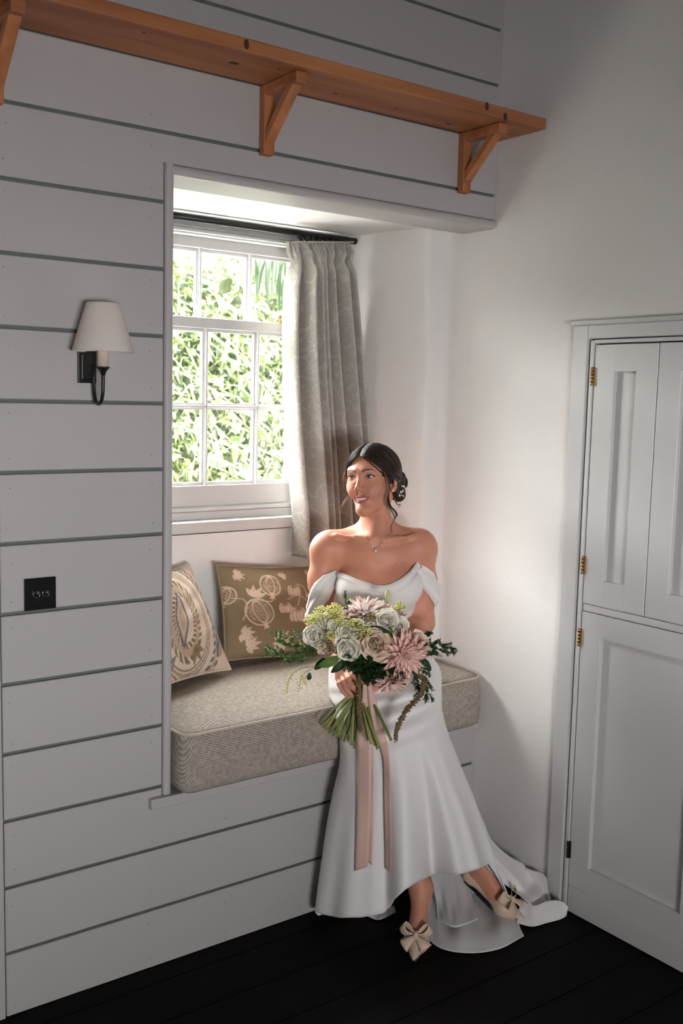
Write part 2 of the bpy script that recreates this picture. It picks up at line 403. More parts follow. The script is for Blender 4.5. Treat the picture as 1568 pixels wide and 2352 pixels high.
# sash: stiles, rails as one frame, bars and panes as pieces
def sash(name, Y, mull, z0, z1, bot, top, rows, side=.045):
    bm = bmesh.new(); a, b = Y - .022, Y + .018
    bm_box(bm, gx0 - side, gx0, a, b, z0 - bot, z1 + top, .0015, 1); bm_box(bm, gx1, gx1 + side, a, b, z0 - bot, z1 + top, .0015, 1)
    bm_box(bm, gx0 - .001, gx1 + .001, a + .0003, b, z1, z1 + top, .0015, 1); bm_box(bm, gx0 - .001, gx1 + .001, a + .0003, b, z0 - bot, z0, .0015, 1)
    s = from_bm(name, bm, JOINERY); W.append(s); sub = []
    xs = [gx0] + mull + [gx1]
    def hmold(x, zz, hor, L0, L1):
        # stepped glazing bar: broad back, slim moulded face
        bm = bmesh.new()
        for w, ya, yb in ((.0085, Y - .006, Y + .014), (.0060, Y - .013, Y - .004), (.0032, Y - .020, Y - .010)):
            if hor: bm_box(bm, L0, L1, ya, yb, zz - w, zz + w, .0012, 1)
            else: bm_box(bm, x - w, x + w, ya, yb, L0, L1, .0012, 1)
        return from_bm('glazing_bar', bm, JOINERY)
    for x in mull: sub.append(hmold(x, 0, False, z0 - .001, z1 + .001))
    for zz in rows: sub.append(hmold(0, zz, True, gx0 - .001, gx1 + .001))
    zs = [z0] + list(rows) + [z1]
    # inner moulding round each light
    bm = bmesh.new()
    for i in range(3):
        for j in range(len(zs) - 1):
            xa, xb, za, zb = xs[i], xs[i + 1], zs[j], zs[j + 1]; e = .011
            bm_box(bm, xa, xb, Y - .008, Y - .001, za, za + e, .001, 1); bm_box(bm, xa, xb, Y - .008, Y - .001, zb - e, zb, .001, 1)
            bm_box(bm, xa, xa + e, Y - .0079, Y - .001, za, zb, .001, 1); bm_box(bm, xb - e, xb, Y - .0079, Y - .001, za, zb, .001, 1)
    sub.append(from_bm('glazing_bead', bm, JOINERY))
    for i in range(3):
        for j in range(len(zs) - 1):
            sub.append(box('pane', xs[i], xs[i + 1], Y, Y + .003, zs[j], zs[j + 1], glass))
    kids(s, *sub); return s
zm_top, zm_bot = wz(727, YL - .02), wz(751, YL - .02)
sash('lower_sash', YL, mullL, wz(1116, YL - .015), zm_bot, wz(1116, YL - .015) - wz(1163, YL - .02), zm_top - zm_bot, [wz(933, YL - .02, 430)])
sash('upper_sash', YU, mullU, zm_top - .004, wz(566, YU - .02), .03, wz(536, YU - .02) - wz(566, YU - .02), [])
# frame: jambs with sash box, head with its stepped mouldings, bottom bead
bm = bmesh.new(); zf0 = WZ0 + .02
for xa, xb in ((XJ0 - .01, gx0 - .046), (gx1 + .046, XJ1 + .01)): bm_box(bm, xa, xb, YW + .012, .76, zf0, SOFFIT, .002, 1)
bm_box(bm, gx0 - .06, gx0 - .038, YW + .004, YL - .023, zf0, SOFFIT - .03, .003, 1); bm_box(bm, gx1 + .038, gx1 + .06, YW + .004, YL - .023, zf0, SOFFIT - .03, .003, 1)
f1 = from_bm('frame', bm, JOINERY); W.append(f1)
zt = wz(535, YL)
bm = bmesh.new()
bm_box(bm, XJ0 - .01, XJ1 + .01, YU - .02, .76, zt + .002, SOFFIT + .002)
bm_box(bm, gx0 - .05, gx1 + .05, YL - .024, YL + .02, wz(531, YL - .02), wz(523, YL - .02), .003, 2)
bm_box(bm, gx0 - .05, gx1 + .05, YL - .010, YL + .02, wz(537, YL - .01), wz(531, YL - .01), .002, 1)
bm_box(bm, gx0 - .05, gx1 + .05, YL - .004, YL + .02, wz(523, YL - .0), wz(515, YL - .0), .002, 1)
W.append(from_bm('frame_head', bm, JOINERY))
HEADM = mat('head_board_grey', (0.30, 0.30, 0.27), 0.5)  # plain grey of the board over the sash
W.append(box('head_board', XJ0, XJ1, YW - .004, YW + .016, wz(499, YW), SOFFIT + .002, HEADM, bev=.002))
zb = wz(1163, YL - .02)
bm = bmesh.new()
bm_box(bm, gx0 - .06, gx1 + .06, YL - .038, YL + .10, wz(1176, YL - .03), wz(1166, YL - .03), .004, 2)
bm_box(bm, gx0 - .06, gx1 + .06, YL - .030, YL + .16, wz(1205, YL - .03), wz(1177, YL - .03), .002, 1)
W.append(from_bm('bottom_rail', bm, JOINERY))
SILLX1 = at(688, 1200, Y=YW - .045)[0]
SZ1, SZ0 = at(500, 1197, Y=YW - .045)[2], at(500, 1222, Y=YW - .045)[2]
W.append(box('window_sill', at(392, 1205, Y=YW - .045)[0], SILLX1, YW - .045, YL + .16, SZ0, SZ1, JOINERY, bev=.003))
# brass sash catch on the meeting rail
cx, cz = at(641, 735, Y=YL)[0], zm_top
c = lathe('sash_catch', [(0, 0), (.010, 0), (.010, .003), (.0035, .005), (.003, .012), (.006, .016), (.0085, .021), (.0085, .025), (.005, .030), (0, .031)], BRASS, None, (cx, YL - .004, cz), 16); W.append(c)
W.append(box('catch_plate', cx - .030, cx - .014, YL - .012, YL + .004, cz, cz + .003, BRASS))
kids(win, *W)

# ------------------------------------------------------------------ garden bank outside
soil = mat('garden_soil', (0.03, 0.035, 0.02), 0.9, noise=0.8, nscale=6, alt=(0.04, 0.06, 0.02))
bankv = [(-6, .8, .1), (10, .8, .1), (10, 2.3, .15), (-6, 2.3, .15), (10, 3.7, 2.5), (-6, 3.7, 2.5), (10, 7, 2.8), (-6, 7, 2.8)]
BOUNCE_GRAVEL = mat('bounce_gravel', (.62, .60, .57), .9, noise=.3, nscale=60)
structure(box('bounce_path', -3, 7, .82, 2.34, .06, .17, BOUNCE_GRAVEL), 'unseen pale gravel path added to bounce light into the window niche', 'path')  # out of view; pale ground added to throw light up on the soffit
structure(mesh('garden_bank', bankv, [(0, 1, 2, 3), (3, 2, 4, 5), (5, 4, 6, 7)], soil), 'steep green garden bank outside the window', 'ground')
def leafmat(name, c, t):
    m = mat(name, c, 0.55, noise=0.9, nscale=2.2, alt=tuple(min(1, x * 1.9) for x in c)); return mix_translucent(m, t, 0.45)
LEAFM = [leafmat('sunlit_leaf', (0.030, 0.044, 0.009), (0.036, 0.058, 0.011)), leafmat('pale_leaf', (0.105, 0.12, 0.055), (0.11, 0.13, 0.06)), leafmat('deep_leaf', (0.016, 0.028, 0.010), (0.02, 0.036, 0.012))]
FV, FF, FM = [], [], []
def scatter_leaves(n, mi, L, W_, spread, hang=0.3, curve=.25):
    s = rng.random(n); x = rng.uniform(.6, 7.0, n); y = 2.3 + 1.4 * s; z = .15 + 2.35 * s
    y = y - rng.random(n) * spread; z = z + rng.normal(0, .04, n)
    c = np.stack([x, y, z], 1)
    ang = rng.uniform(0, 2 * np.pi, n); d = np.stack([np.cos(ang) * .8, -.35 - .5 * rng.random(n), np.sin(ang) * .8 - hang], 1); d /= np.linalg.norm(d, axis=1)[:, None]
    up = rng.normal(0, 1, (n, 3)); up[:, 2] += .8; up[:, 1] -= .6
    sdir = np.cross(d, up); sdir /= np.linalg.norm(sdir, axis=1)[:, None]; nn = np.cross(sdir, d)
    l = (L * rng.uniform(.5, 1.4, n))[:, None]; w = (W_ * rng.uniform(.6, 1.3, n))[:, None]
    bend = -np.array([0, 0, 1.0]) * curve * l
    p0 = c; p1 = c + d * l * .4 + sdir * w - nn * w * .3; p2 = c + d * l * .4 - sdir * w - nn * w * .3; p3 = c + d * l + bend; pm = c + d * l * .45
    v = np.stack([p0, p1, p3, p2, pm], 1).reshape(-1, 3); v[:, 1] = np.maximum(v[:, 1], 1.7)
    b = np.arange(n)[:, None] * 5 + sum(len(q) for q in FV)
    FV.append(v); FF.append(np.concatenate([b + [0, 1, 4], b + [1, 2, 4], b + [2, 3, 4], b + [3, 0, 4]])); FM.append(np.full(4 * n, mi))
scatter_leaves(9000, 2, .10, .022, .18)
scatter_leaves(11000, 0, .10, .019, .32)
scatter_leaves(9000, 1, .060, .017, .40)
scatter_leaves(9000, 0, .060, .015, .42)
scatter_leaves(2200, 3, .40, .0030, .45, hang=.0, curve=.5)
fo = mesh('bank_foliage', np.concatenate(FV), np.concatenate(FF))
for m_ in LEAFM + [LEAFM[1]]: fo.data.materials.append(m_)
fo.data.polygons.foreach_set('material_index', np.concatenate(FM).astype('i'))
tag(fo, 'bright sunlit leaves and long grass on the bank outside the window', 'foliage', kind='stuff')
# drooping branch with long leaves close to the upper right panes
br = empty('hanging_branch', at(690, 560, Y=1.05)); tag(br, 'drooping green branch of long narrow leaves outside the top right pane', 'branch')
BARK = mat('twig_bark', (0.07, 0.05, 0.03), 0.8)
LONG = leafmat('long_leaf', (0.005, 0.0125, 0.003), (0.006, 0.017, 0.004))
b0 = [at(760, 640, Y=1.02), at(700, 620, Y=1.03), at(655, 600, Y=1.05), at(610, 592, Y=1.08), at(570, 590, Y=1.10)]
b1 = [at(760, 560, Y=1.0), at(700, 570, Y=1.02), at(660, 578, Y=1.05), at(625, 570, Y=1.06)]
stems = [tube('twig', smooth_curve(b, 14), np.linspace(.004, .0015, 14), BARK, n=6) for b in (b0, b1)]
def long_leaf(base, length, lean, seed):
    r = random.Random(seed); n = 9; d = np.array([lean, r.uniform(-.25, .15), -.55]); rows = []
    p = np.array(base, float); side = np.array([.8, -.6 + r.uniform(-.5, .5), .15]); side /= np.linalg.norm(side)
    for i in range(n):
        t = i / (n - 1); w = .0075 * math.sin(math.pi * min(1, .08 + t * .93)) ** .8
        rows.append([p - side * w, p + np.array((0, .004, -.003)) * math.sin(math.pi * t), p + side * w])
        d = d + np.array([-lean * .10, 0, -.14]); d /= np.linalg.norm(d); p = p + d * length / n
    return grid('leaf', rows, LONG)
lv = []
for k, (px, py, L) in enumerate([(586, 592, .15), (598, 593, .20), (612, 592, .17), (622, 596, .22), (634, 592, .20), (643, 600, .24), (652, 598, .18), (660, 605, .23), (668, 600, .21), (676, 606, .24), (640, 575, .16), (628, 573, .13), (655, 576, .17), (672, 572, .18), (690, 612, .22), (700, 580, .2), (650, 640, .16), (666, 650, .15), (610, 600, .2), (684, 590, .22)]):
    lv.append(long_leaf(at(px, py, Y=1.04 + .02 * (k % 4)), L, random.uniform(-.5, .35), k))
kids(br, *stems, *lv)
# two broad leaves of a climber seen in the middle pane
for lab, (pa_, pb_, wv) in {'broad yellow-green leaf pointing left in the top middle pane': ((532, 640), (505, 676), .024), 'broad green leaf hanging in the top middle pane': ((545, 680), (548, 708), .022)}.items():
    a = at(*pa_, Y=.98); b = at(*pb_, Y=.98); rows = []
    sd = np.cross(b - a, (0, 1, 0)); sd /= np.linalg.norm(sd)
    for t in np.linspace(0, 1, 8):
        w = wv * math.sin(math.pi * (.06 + .9 * t)) ** .9; c = a + (b - a) * t + np.array((0, .01 * math.sin(3 * t), 0))
        rows.append([c - sd * w, c + np.array((0, .006, 0)), c + sd * w])
    o = grid('climber_leaf', rows, LEAFM[0], thick=.0006); tag(o, lab, 'leaf')
# ------------------------------------------------------------------ shelf with brackets
PINE = mat('old_pine', (0.50, 0.20, 0.080), 0.55, noise=0.9, nscale=2.2, alt=(0.30, 0.10, 0.036), bump=0.2, bscale=10, bdist=0.001, stretch=(.7, 9, 9))
PINE_UP = mat('old_pine_upright', (0.52, 0.20, 0.080), 0.55, noise=0.9, nscale=2.2, alt=(0.30, 0.105, 0.038), bump=0.2, bscale=10, bdist=0.001, stretch=(9, 9, .9))
KNOT = mat('pine_knot', (0.055, 0.025, 0.014), 0.6)
SHZ = 2.406
sh = empty('wall_shelf', (1.5, 0, SHZ)); tag(sh, 'long orange pine shelf on wooden brackets high on the plank wall', 'shelf')
parts = []
bd = box('shelf_board', XL - .6, XR - .002, -.205, -.001, SHZ, SHZ + .033, PINE, bev=.004); parts.append(bd)
kn = []
for px, py, r, sx in ((537, 145, .010, 1.5), (640, 158, .004, 1.3), (910, 250, .004, 1.5), (330, 75, .004, 1.4), (1030, 285, .006, 2.0), (770, 215, .005, 1.6)):
    p = at(px, py, Z=SHZ)
    if not (-.2 < p[1] < 0): continue
    bm = bmesh.new(); m = Matrix.Translation(tuple(p)) @ Matrix.Diagonal((sx, 1, .12, 1)); bmesh.ops.create_uvsphere(bm, u_segments=12, v_segments=6, radius=r, matrix=m); kn.append(from_bm('knot', bm, KNOT, smooth=True))
for px, py in ((566, 102), (1118, 244), (1160, 268)):
    p = at(px, py, Y=-.205); bm = bmesh.new(); m = Matrix.Translation(tuple(p)) @ Matrix.Diagonal((.75, .1, 1.2, 1)); bmesh.ops.create_uvsphere(bm, u_segments=12, v_segments=6, radius=.010, matrix=m); kn.append(from_bm('knot', bm, KNOT, smooth=True))
kids(bd, *kn)
x2 = at(612, 300, Y=-.012)[0]; x3 = at(1065, 400, Y=-.012)[0]; x1 = 2 * x2 - x3
zlow = at(611, 356, Y=-.02)[2]
for xb in (x1, x2, x3):
    b = empty('bracket', (xb, 0, zlow)); w = .034
    u = box('upright', xb - w / 2, xb + w / 2, -.028, -.001, zlow, SHZ - .001, PINE_UP, bev=.003)
    a = box('arm', xb - w / 2, xb + w / 2, -.178, -.0285, SHZ - .030, SHZ - .001, PINE, bev=.004)
    s = bar('brace', (xb, -.022, zlow + .040), (xb, -.150, SHZ - .022), w * .86, .024, PINE_UP, bev=.002)
    kids(b, u, a, s); parts.append(b)
kids(sh, *parts)

# ------------------------------------------------------------------ wall lamp
LS = .078
px0 = at(198, 846, Y=0)[0]
lamp = empty('wall_lamp', (px0, 0, at(198, 880, Y=0)[2])); tag(lamp, 'black wall lamp with white cone shade on the plank wall', 'lamp')
z_a, z_b = at(198, 880, Y=0)[2], at(198, 806, Y=0)[2]; hw = (at(219, 846, Y=0)[0] - at(177, 846, Y=0)[0]) / 2
bp = box('backplate', px0 - hw, px0 + hw, -.008, 0, z_a, z_b, BLACK, bev=.002); bp2 = box('raised_plate', px0 - hw + .006, px0 + hw - .006, -.014, -.007, z_a + .007, z_b - .007, BLACK, bev=.003)
kids(bp, bp2)
def lz(py): return at(235, py, Y=-LS)[2]
ax = at(236.5, 830, Y=-LS)[0]
zbot = lz(928)
arm = tube('arm', smooth_curve([(ax, -.012, at(212, 838, Y=-.014)[2]), (ax, -.020, lz(858)), (ax, -.022, lz(885)), (ax, -.025, lz(905)), (ax, -.034, zbot + .005), (ax, -.050, zbot), (ax, -.066, zbot + .006), (ax, -LS + .003, lz(905)), (ax, -LS, lz(880)), (ax, -LS, lz(846))], 40), .0046, BLACK, n=10)
zc = lz(852)
cup = lathe('drip_cup', [(0, -.012), (.0055, -.011), (.007, -.004), (.0105, .002), (.0165, .008), (.0165, .010), (.012, .0095), (0, .009)], BLACK, None, (ax, -LS, zc), 20)
CANDLE = mat('candle_sleeve', (0.62, 0.50, 0.40), 0.5)
can = lathe('candle_tube', [(0, 0), (.0135, 0), (.0135, .085), (.010, .088), (0, .088)], CANDLE, None, (ax, -LS, zc + .009), 20)
SHADE = mat('lamp_shade_cloth', (0.82, 0.77, 0.74), 0.8, bump=.1, bscale=300, bdist=.0005); mix_translucent(SHADE, (.8, .72, .65), .35)
rb = (at(302, 808, Y=-LS)[0] - at(164, 808, Y=-LS)[0]) / 2 * .80; rt = rb * .545
rb = 69 * 2.46 / F_PX; rt = 37.5 * 2.46 / F_PX
zs0, zs1 = lz(808), lz(697)
sx = at(233, 760, Y=-LS)[0]
shd = lathe('shade', [(rb, zs0), (rb * 1.006, zs0 + .001), (rt * 1.006, zs1), (rt, zs1 + .001), (rt - .0015, zs1), (rb - .0015, zs0 + .001), (rb, zs0)], SHADE, None, (ax, -LS, 0), 48)
BULB = mat('bulb_glass', (.8, .75, .7), .3)
bul = lathe('bulb', [(0, 0), (.008, .002), (.012, .012), (.011, .024), (.005, .036), (0, .042)], BULB, None, (ax, -LS, zc + .096), 14)
gal = empty('shade_carrier', (ax, -LS, zs1)); wires = [tube('wire', [(ax, -LS, zc + .10), (ax + rt * .6 * math.cos(a), -LS + rt * .6 * math.sin(a), zs1 - .03), (ax + rt * math.cos(a), -LS + rt * math.sin(a), zs1 - .001)], .0009, BLACK, n=5) for a in (0, 2.1, 4.2)]
kids(gal, *wires)
kids(lamp, bp, arm, cup, can, shd, bul, gal)
bl = add_light('lamp_glow', 'POINT', (ax, -LS, zc + .12), (ax, -LS, 0), 0.022, (1, .78, .5), shadow_soft_size=.012); kids(lamp, bl)

# ------------------------------------------------------------------ double toggle switch
c0 = at(91, 1363, Y=0); hs = (at(128, 1363, Y=0)[0] - at(55, 1363, Y=0)[0]) / 2
sw = empty('light_switch', (c0[0], 0, c0[2] - hs)); tag(sw, 'square black switch plate with two round toggles on the plank wall', 'switch')
SWM = mat('gloss_black_plate', (0.008, 0.008, 0.009), 0.18); CHROME = mat('dark_chrome', (0.35, 0.36, 0.36), 0.25, 1.0)
sp = [box('plate', c0[0] - hs, c0[0] + hs, -.006, 0, c0[2] - hs, c0[2] + hs, SWM, bev=.002)]
for dx in (-.0115, .0115):
    cx = c0[0] + dx
    bm = bmesh.new(); bmesh.ops.create_cone(bm, cap_ends=True, segments=24, radius1=.0088, radius2=.0080, depth=.005, matrix=Matrix.Translation((cx, -.008, c0[2])) @ Matrix.Rotation(math.pi / 2, 4, 'X')); t = from_bm('toggle_collar', bm, SWM)
    rg = tube('collar_ring', [(cx + .0082 * math.cos(a), -.0105, c0[2] + .0082 * math.sin(a)) for a in np.linspace(0, 2 * math.pi, 28)], .0008, CHROME, n=6)
    lv_ = tube('toggle_lever', [(cx, -.009, c0[2]), (cx, -.016, c0[2] + .003), (cx, -.022, c0[2] + .006)], [.0022, .0026, .0032], CHROME, n=10)
    kids(t, rg, lv_); sp.append(t)
kids(sw, *sp)
# ------------------------------------------------------------------ painted cloth helper: a canvas drawn in code, kept as point colours
class Canvas:
    def __init__(s, n, base):
        s.n = n; s.a = np.ones((n, n, 3)) * np.array(base); g = (np.arange(n) + .5) / n; s.u, s.v = np.meshgrid(g, g)   # a[v, u]
    def put(s, mask, col, k=1.0): s.a = s.a * (1 - mask[..., None] * k) + np.array(col) * mask[..., None] * k
    def soft(s, d, w=.004): return np.clip(.5 - d / w, 0, 1)
    def loc(s, cx, cy, ang): 
        c, q = math.cos(ang), math.sin(ang); x = s.u - cx; y = s.v - cy; return x * c + y * q, -x * q + y * c
    def ell(s, cx, cy, rx, ry, ang=0):
        x, y = s.loc(cx, cy, ang); r = np.sqrt((x / rx) ** 2 + (y / ry) ** 2) + 1e-9; return (r - 1) * min(rx, ry)
    def leaf(s, cx, cy, L, w, ang):
        x, y = s.loc(cx, cy, ang); t = np.clip(x / L, 0, 1); hw = w * np.sin(np.pi * t ** .8) ; d = np.abs(y) - hw
        return np.where((x < 0) | (x > L), np.maximum(np.abs(x - L / 2) - L / 2, np.abs(y)), d)
    def seg(s, pts, w):
        d = np.full_like(s.u, 9.0)
        for (x0, y0), (x1, y1) in zip(pts[:-1], pts[1:]):
            dx, dy = x1 - x0, y1 - y0; t = np.clip(((s.u - x0) * dx + (s.v - y0) * dy) / (dx * dx + dy * dy + 1e-9), 0, 1)
            d = np.minimum(d, np.hypot(s.u - x0 - t * dx, s.v - y0 - t * dy))
        return d - w
    def curve(s, pts, w): return s.seg([tuple(p) for p in smooth_curve(np.array([(x, y, 0) for x, y in pts]), 6 * len(pts))[:, :2]], w)
def color_attr(o, cols):
    at_ = o.data.color_attributes.new('tint', 'FLOAT_COLOR', 'POINT')
    c = np.ones((len(o.data.vertices), 4), 'f'); c[:, :3] = cols; at_.data.foreach_set('color', c.ravel())
def tint_mat(name, rough=.8, weave=0, sheen=0, trans=None, sss=0, spec=.3, bump=.25, bdist=.0006):
    m = mat(name, (.5, .5, .5), rough, sheen=sheen, sss=sss, spec=spec); N = m.node_tree.nodes; L = m.node_tree.links
    a = N.new('ShaderNodeVertexColor'); a.layer_name = 'tint'; b = N['Principled BSDF']; L.new(a.outputs['Color'], b.inputs['Base Color'])
    if weave:
        tc = N.new('ShaderNodeTexCoord'); n = N.new('ShaderNodeTexNoise'); n.inputs['Scale'].default_value = weave; n.inputs['Detail'].default_value = 3
        L.new(tc.outputs['Object'], n.inputs['Vector']); bp = N.new('ShaderNodeBump'); bp.inputs['Strength'].default_value = bump; bp.inputs['Distance'].default_value = bdist
        L.new(n.outputs['Fac'], bp.inputs['Height']); L.new(bp.outputs['Normal'], b.inputs['Normal'])
    if trans: mix_translucent(m, trans[0], trans[1])
    return m

# ------------------------------------------------------------------ seat cushion
def weave_mat(name, c1, c2, pitch):
    m = mat(name, c1, .85, spec=.15); N = m.node_tree.nodes; L = m.node_tree.links; b = N['Principled BSDF']
    tc = N.new('ShaderNodeTexCoord'); sp = N.new('ShaderNodeSeparateXYZ'); L.new(tc.outputs['Object'], sp.inputs[0])
    def math_(op, a, b_=None):
        n = N.new('ShaderNodeMath'); n.operation = op
        for i, q in enumerate((a, b_)):
            if q is None: continue
            if isinstance(q, (int, float)): n.inputs[i].default_value = q
            else: L.new(q, n.inputs[i])
        return n.outputs[0]
    k = 2 * math.pi / pitch
    yz = math_('SUBTRACT', sp.outputs[1], sp.outputs[2])
    s1 = math_('SINE', math_('MULTIPLY', math_('ADD', sp.outputs[0], math_('MULTIPLY', yz, .5)), k)); s2 = math_('SINE', math_('MULTIPLY', math_('SUBTRACT', yz, math_('MULTIPLY', sp.outputs[0], .35)), k))
    pr = math_('ADD', math_('MULTIPLY', math_('ADD', s1, s2), .25), .5)
    nz = N.new('ShaderNodeTexNoise'); nz.inputs['Scale'].default_value = 90; L.new(tc.outputs['Object'], nz.inputs['Vector'])
    pr2 = math_('ADD', pr, math_('MULTIPLY', math_('SUBTRACT', nz.outputs['Fac'], .5), .9))
    mx = N.new('ShaderNodeMix'); mx.data_type = 'RGBA'; mx.inputs['A'].default_value = (*c2, 1); mx.inputs['B'].default_value = (*c1, 1)
    cl = N.new('ShaderNodeClamp'); L.new(pr2, cl.inputs[0]); L.new(cl.outputs[0], mx.inputs['Factor']); L.new(mx.outputs['Result'], b.inputs['Base Color'])
    bp = N.new('ShaderNodeBump'); bp.inputs['Strength'].default_value = .5; bp.inputs['Distance'].default_value = .0012; L.new(pr2, bp.inputs['Height']); L.new(bp.outputs['Normal'], b.inputs['Normal'])
    return m
CUSH = weave_mat('basket_weave', (0.52, 0.46, 0.40), (0.17, 0.14, 0.115), .0062)
CF = -.062                                          # front of the cushion
cz1 = at(600, 1660, Y=CF)[2]; cz0 = SEATZ + .001
def round_poly(pts, rads, n=8):
    out = []; m = len(pts)
    for i in range(m):
        p = np.array(pts[i]); a = np.array(pts[i - 1]); b = np.array(pts[(i + 1) % m]); r = rads[i]
        da = (a - p) / np.linalg.norm(a - p); db = (b - p) / np.linalg.norm(b - p); q0 = p + da * r; q1 = p + db * r
        for t in np.linspace(0, 1, n): out.append((1 - t) ** 2 * q0 + 2 * t * (1 - t) * p + t * t * q1)
    return np.array(out)
def resample(poly, n):
    q = np.vstack([poly, poly[:1]]); s = np.r_[0, np.cumsum(np.linalg.norm(np.diff(q, axis=0), axis=1))]; t = np.linspace(0, s[-1], n, endpoint=False)
    return np.stack([np.interp(t, s, q[:, 0]), np.interp(t, s, q[:, 1])], 1)
xl = XT + .029
outl = resample(round_poly([(xl, CF), (XR - .004, CF), (XR - .004, .186), (XN - .012, .196), (XJ1 - .010, YW - .004), (XJ0 + .01, YW - .004), (xl, .15)], [.052, .075, .02, .02, .03, .03, .02]), 420)
tn = np.roll(outl, -1, 0) - np.roll(outl, 1, 0); tn /= np.linalg.norm(tn, axis=1)[:, None]; inn = np.stack([-tn[:, 1], tn[:, 0]], 1)
def ring(inset, z):
    if inset > .02:
        sp = np.stack([np.clip(outl[:, 0], xl + .30, XN - .30), np.full(len(outl), .24)], 1); e = outl + inn * .012; dd = sp - e; dl = np.linalg.norm(dd, axis=1)[:, None]; q = e + dd / dl * np.minimum(inset * 1.1, dl * .9)
        return np.c_[q, np.full(len(q), z)]
    w = .0015 * np.sin(np.arange(len(outl)) * .21 + z * 40); p = outl + inn * (inset + np.abs(w))[:, None] if np.ndim(inset) or True else None
    return np.c_[p, np.full(len(p), z)]
Hc = cz1 - cz0
rows = [ring(.04, cz0), ring(.016, cz0 + .004), ring(.005, cz0 + .014), ring(.001, cz0 + .032), ring(.0, cz0 + Hc * .35), ring(.0, cz0 + Hc * .6), ring(.004, cz1 - .03), ring(.008, cz1 - .006), ring(.012, cz1 + .001),
        ring(.024, cz1 + .006), ring(.05, cz1 + .014), ring(.09, cz1 + .021)]
v, f = grid_geo(np.array(rows), True)
n_ = len(outl); f.append(tuple(range(n_))[::-1]); 
# crowned top, filled inwards towards a spine along the seat
last = np.array(rows[-1]); base = (len(rows) - 1) * n_; spine = np.stack([np.clip(outl[:, 0], xl + .30, XN - .30), np.full(n_, .24), np.full(n_, cz1 + .030)], 1)
v = list(v)
prev = base
for t in (.3, .65, 1.0):
    st = len(v); p = last + (spine - last) * t; p[:, 2] = cz1 + .021 + .009 * math.sin(t * math.pi / 2); v.extend(p)
    f.extend([(prev + k, prev + (k + 1) % n_, st + (k + 1) % n_, st + k) for k in range(n_)]); prev = st
cu = empty('seat_cushion', (1.8, .24, cz0)); tag(cu, 'thick beige woven box cushion with piped edge on the window seat', 'cushion')
cb = mesh('cushion_body', v, f, CUSH, smooth=True)
PIPE = mat('beige_piping', (0.50, 0.44, 0.38), .8, bump=.3, bscale=400, bdist=.0005)
rp = np.array(ring(.0055, cz1 + .001)); pv, pf = tube_geo(np.vstack([rp, rp[:1]]), .0042, 8, False)
kids(cu, cb, mesh('piping', pv, pf, PIPE, smooth=True))
SEAT_TOP = cz1 + .02

# ------------------------------------------------------------------ scatter cushions
def pillow(name, corners, depth, canvas, back_col, pipe_col, label, n=150, puff=1.0, sag=(0, 0)):
    """corners TL, TR, BR, BL in world; pillow bulges both ways from their plane."""
    TL, TR, BR, BL = [np.array(c, float) for c in corners]; nrm = np.cross(TR - TL, BL - TL); nrm /= np.linalg.norm(nrm)
    if nrm @ (CAM - TL) < 0: nrm = -nrm
    g = np.linspace(0, 1, n); U, V = np.meshgrid(g, g)
    # edges pull in between the corners
    e = .05; Uc = U + e * (U - .5) * -1 * (4 * V * (1 - V)) ; Vc = V + e * (V - .5) * -1 * (4 * U * (1 - U))
    pl_ = ((1 - Uc) * (1 - Vc))[..., None] * TL + (Uc * (1 - Vc))[..., None] * TR + (Uc * Vc)[..., None] * BR + ((1 - Uc) * Vc)[..., None] * BL
    h = depth * (np.clip(4 * U * (1 - U), 0, 1) ** .55) * (np.clip(4 * V * (1 - V), 0, 1) ** .55)
    wr = .004 * np.sin(9 * U + 14 * V) * np.sin(5 * V * 3.1 + 2) * (1 - (2 * U - 1) ** 2) + .003 * np.sin(30 * (U - V)) * ((2 * U - 1) ** 2) * (1 - (2 * V - 1) ** 2)
    fr = pl_ + nrm * (h + wr * np.minimum(1, h / depth))[..., None]; bk = pl_ - nrm * (h * .75)[..., None]
    vf, ff = grid_geo(fr); vb, fb_ = grid_geo(bk[:, ::-1])
    ff = [q for q in ff]; allv = np.vstack([vf, vb]); allf = ff + [tuple(i + n * n for i in q) for q in fb_]
    root = empty(name, tuple((BL + BR) / 2)); tag(root, label, 'cushion', 'scatter cushions on the window seat')
    body = mesh('cover', allv, allf, canvas_mat, smooth=True)
    iu = np.clip((U * canvas.n).astype(int), 0, canvas.n - 1); iv = np.clip((V * canvas.n).astype(int), 0, canvas.n - 1)
    cf = canvas.a[iv, iu].reshape(-1, 3); color_attr(body, np.vstack([cf, np.ones_like(cf) * np.array(back_col)]))
    ed = np.vstack([pl_[0], pl_[1:, -1], pl_[-1, ::-1][1:], pl_[::-1, 0][1:]])
    tv, tf = tube_geo(ed, .0042, 8, False); pm = mat(name + '_piping', pipe_col, .8)
    kids(root, body, mesh('piping', tv, tf, pm, smooth=True)); return root
canvas_mat = tint_mat('printed_linen', .85, weave=700, spec=.15)
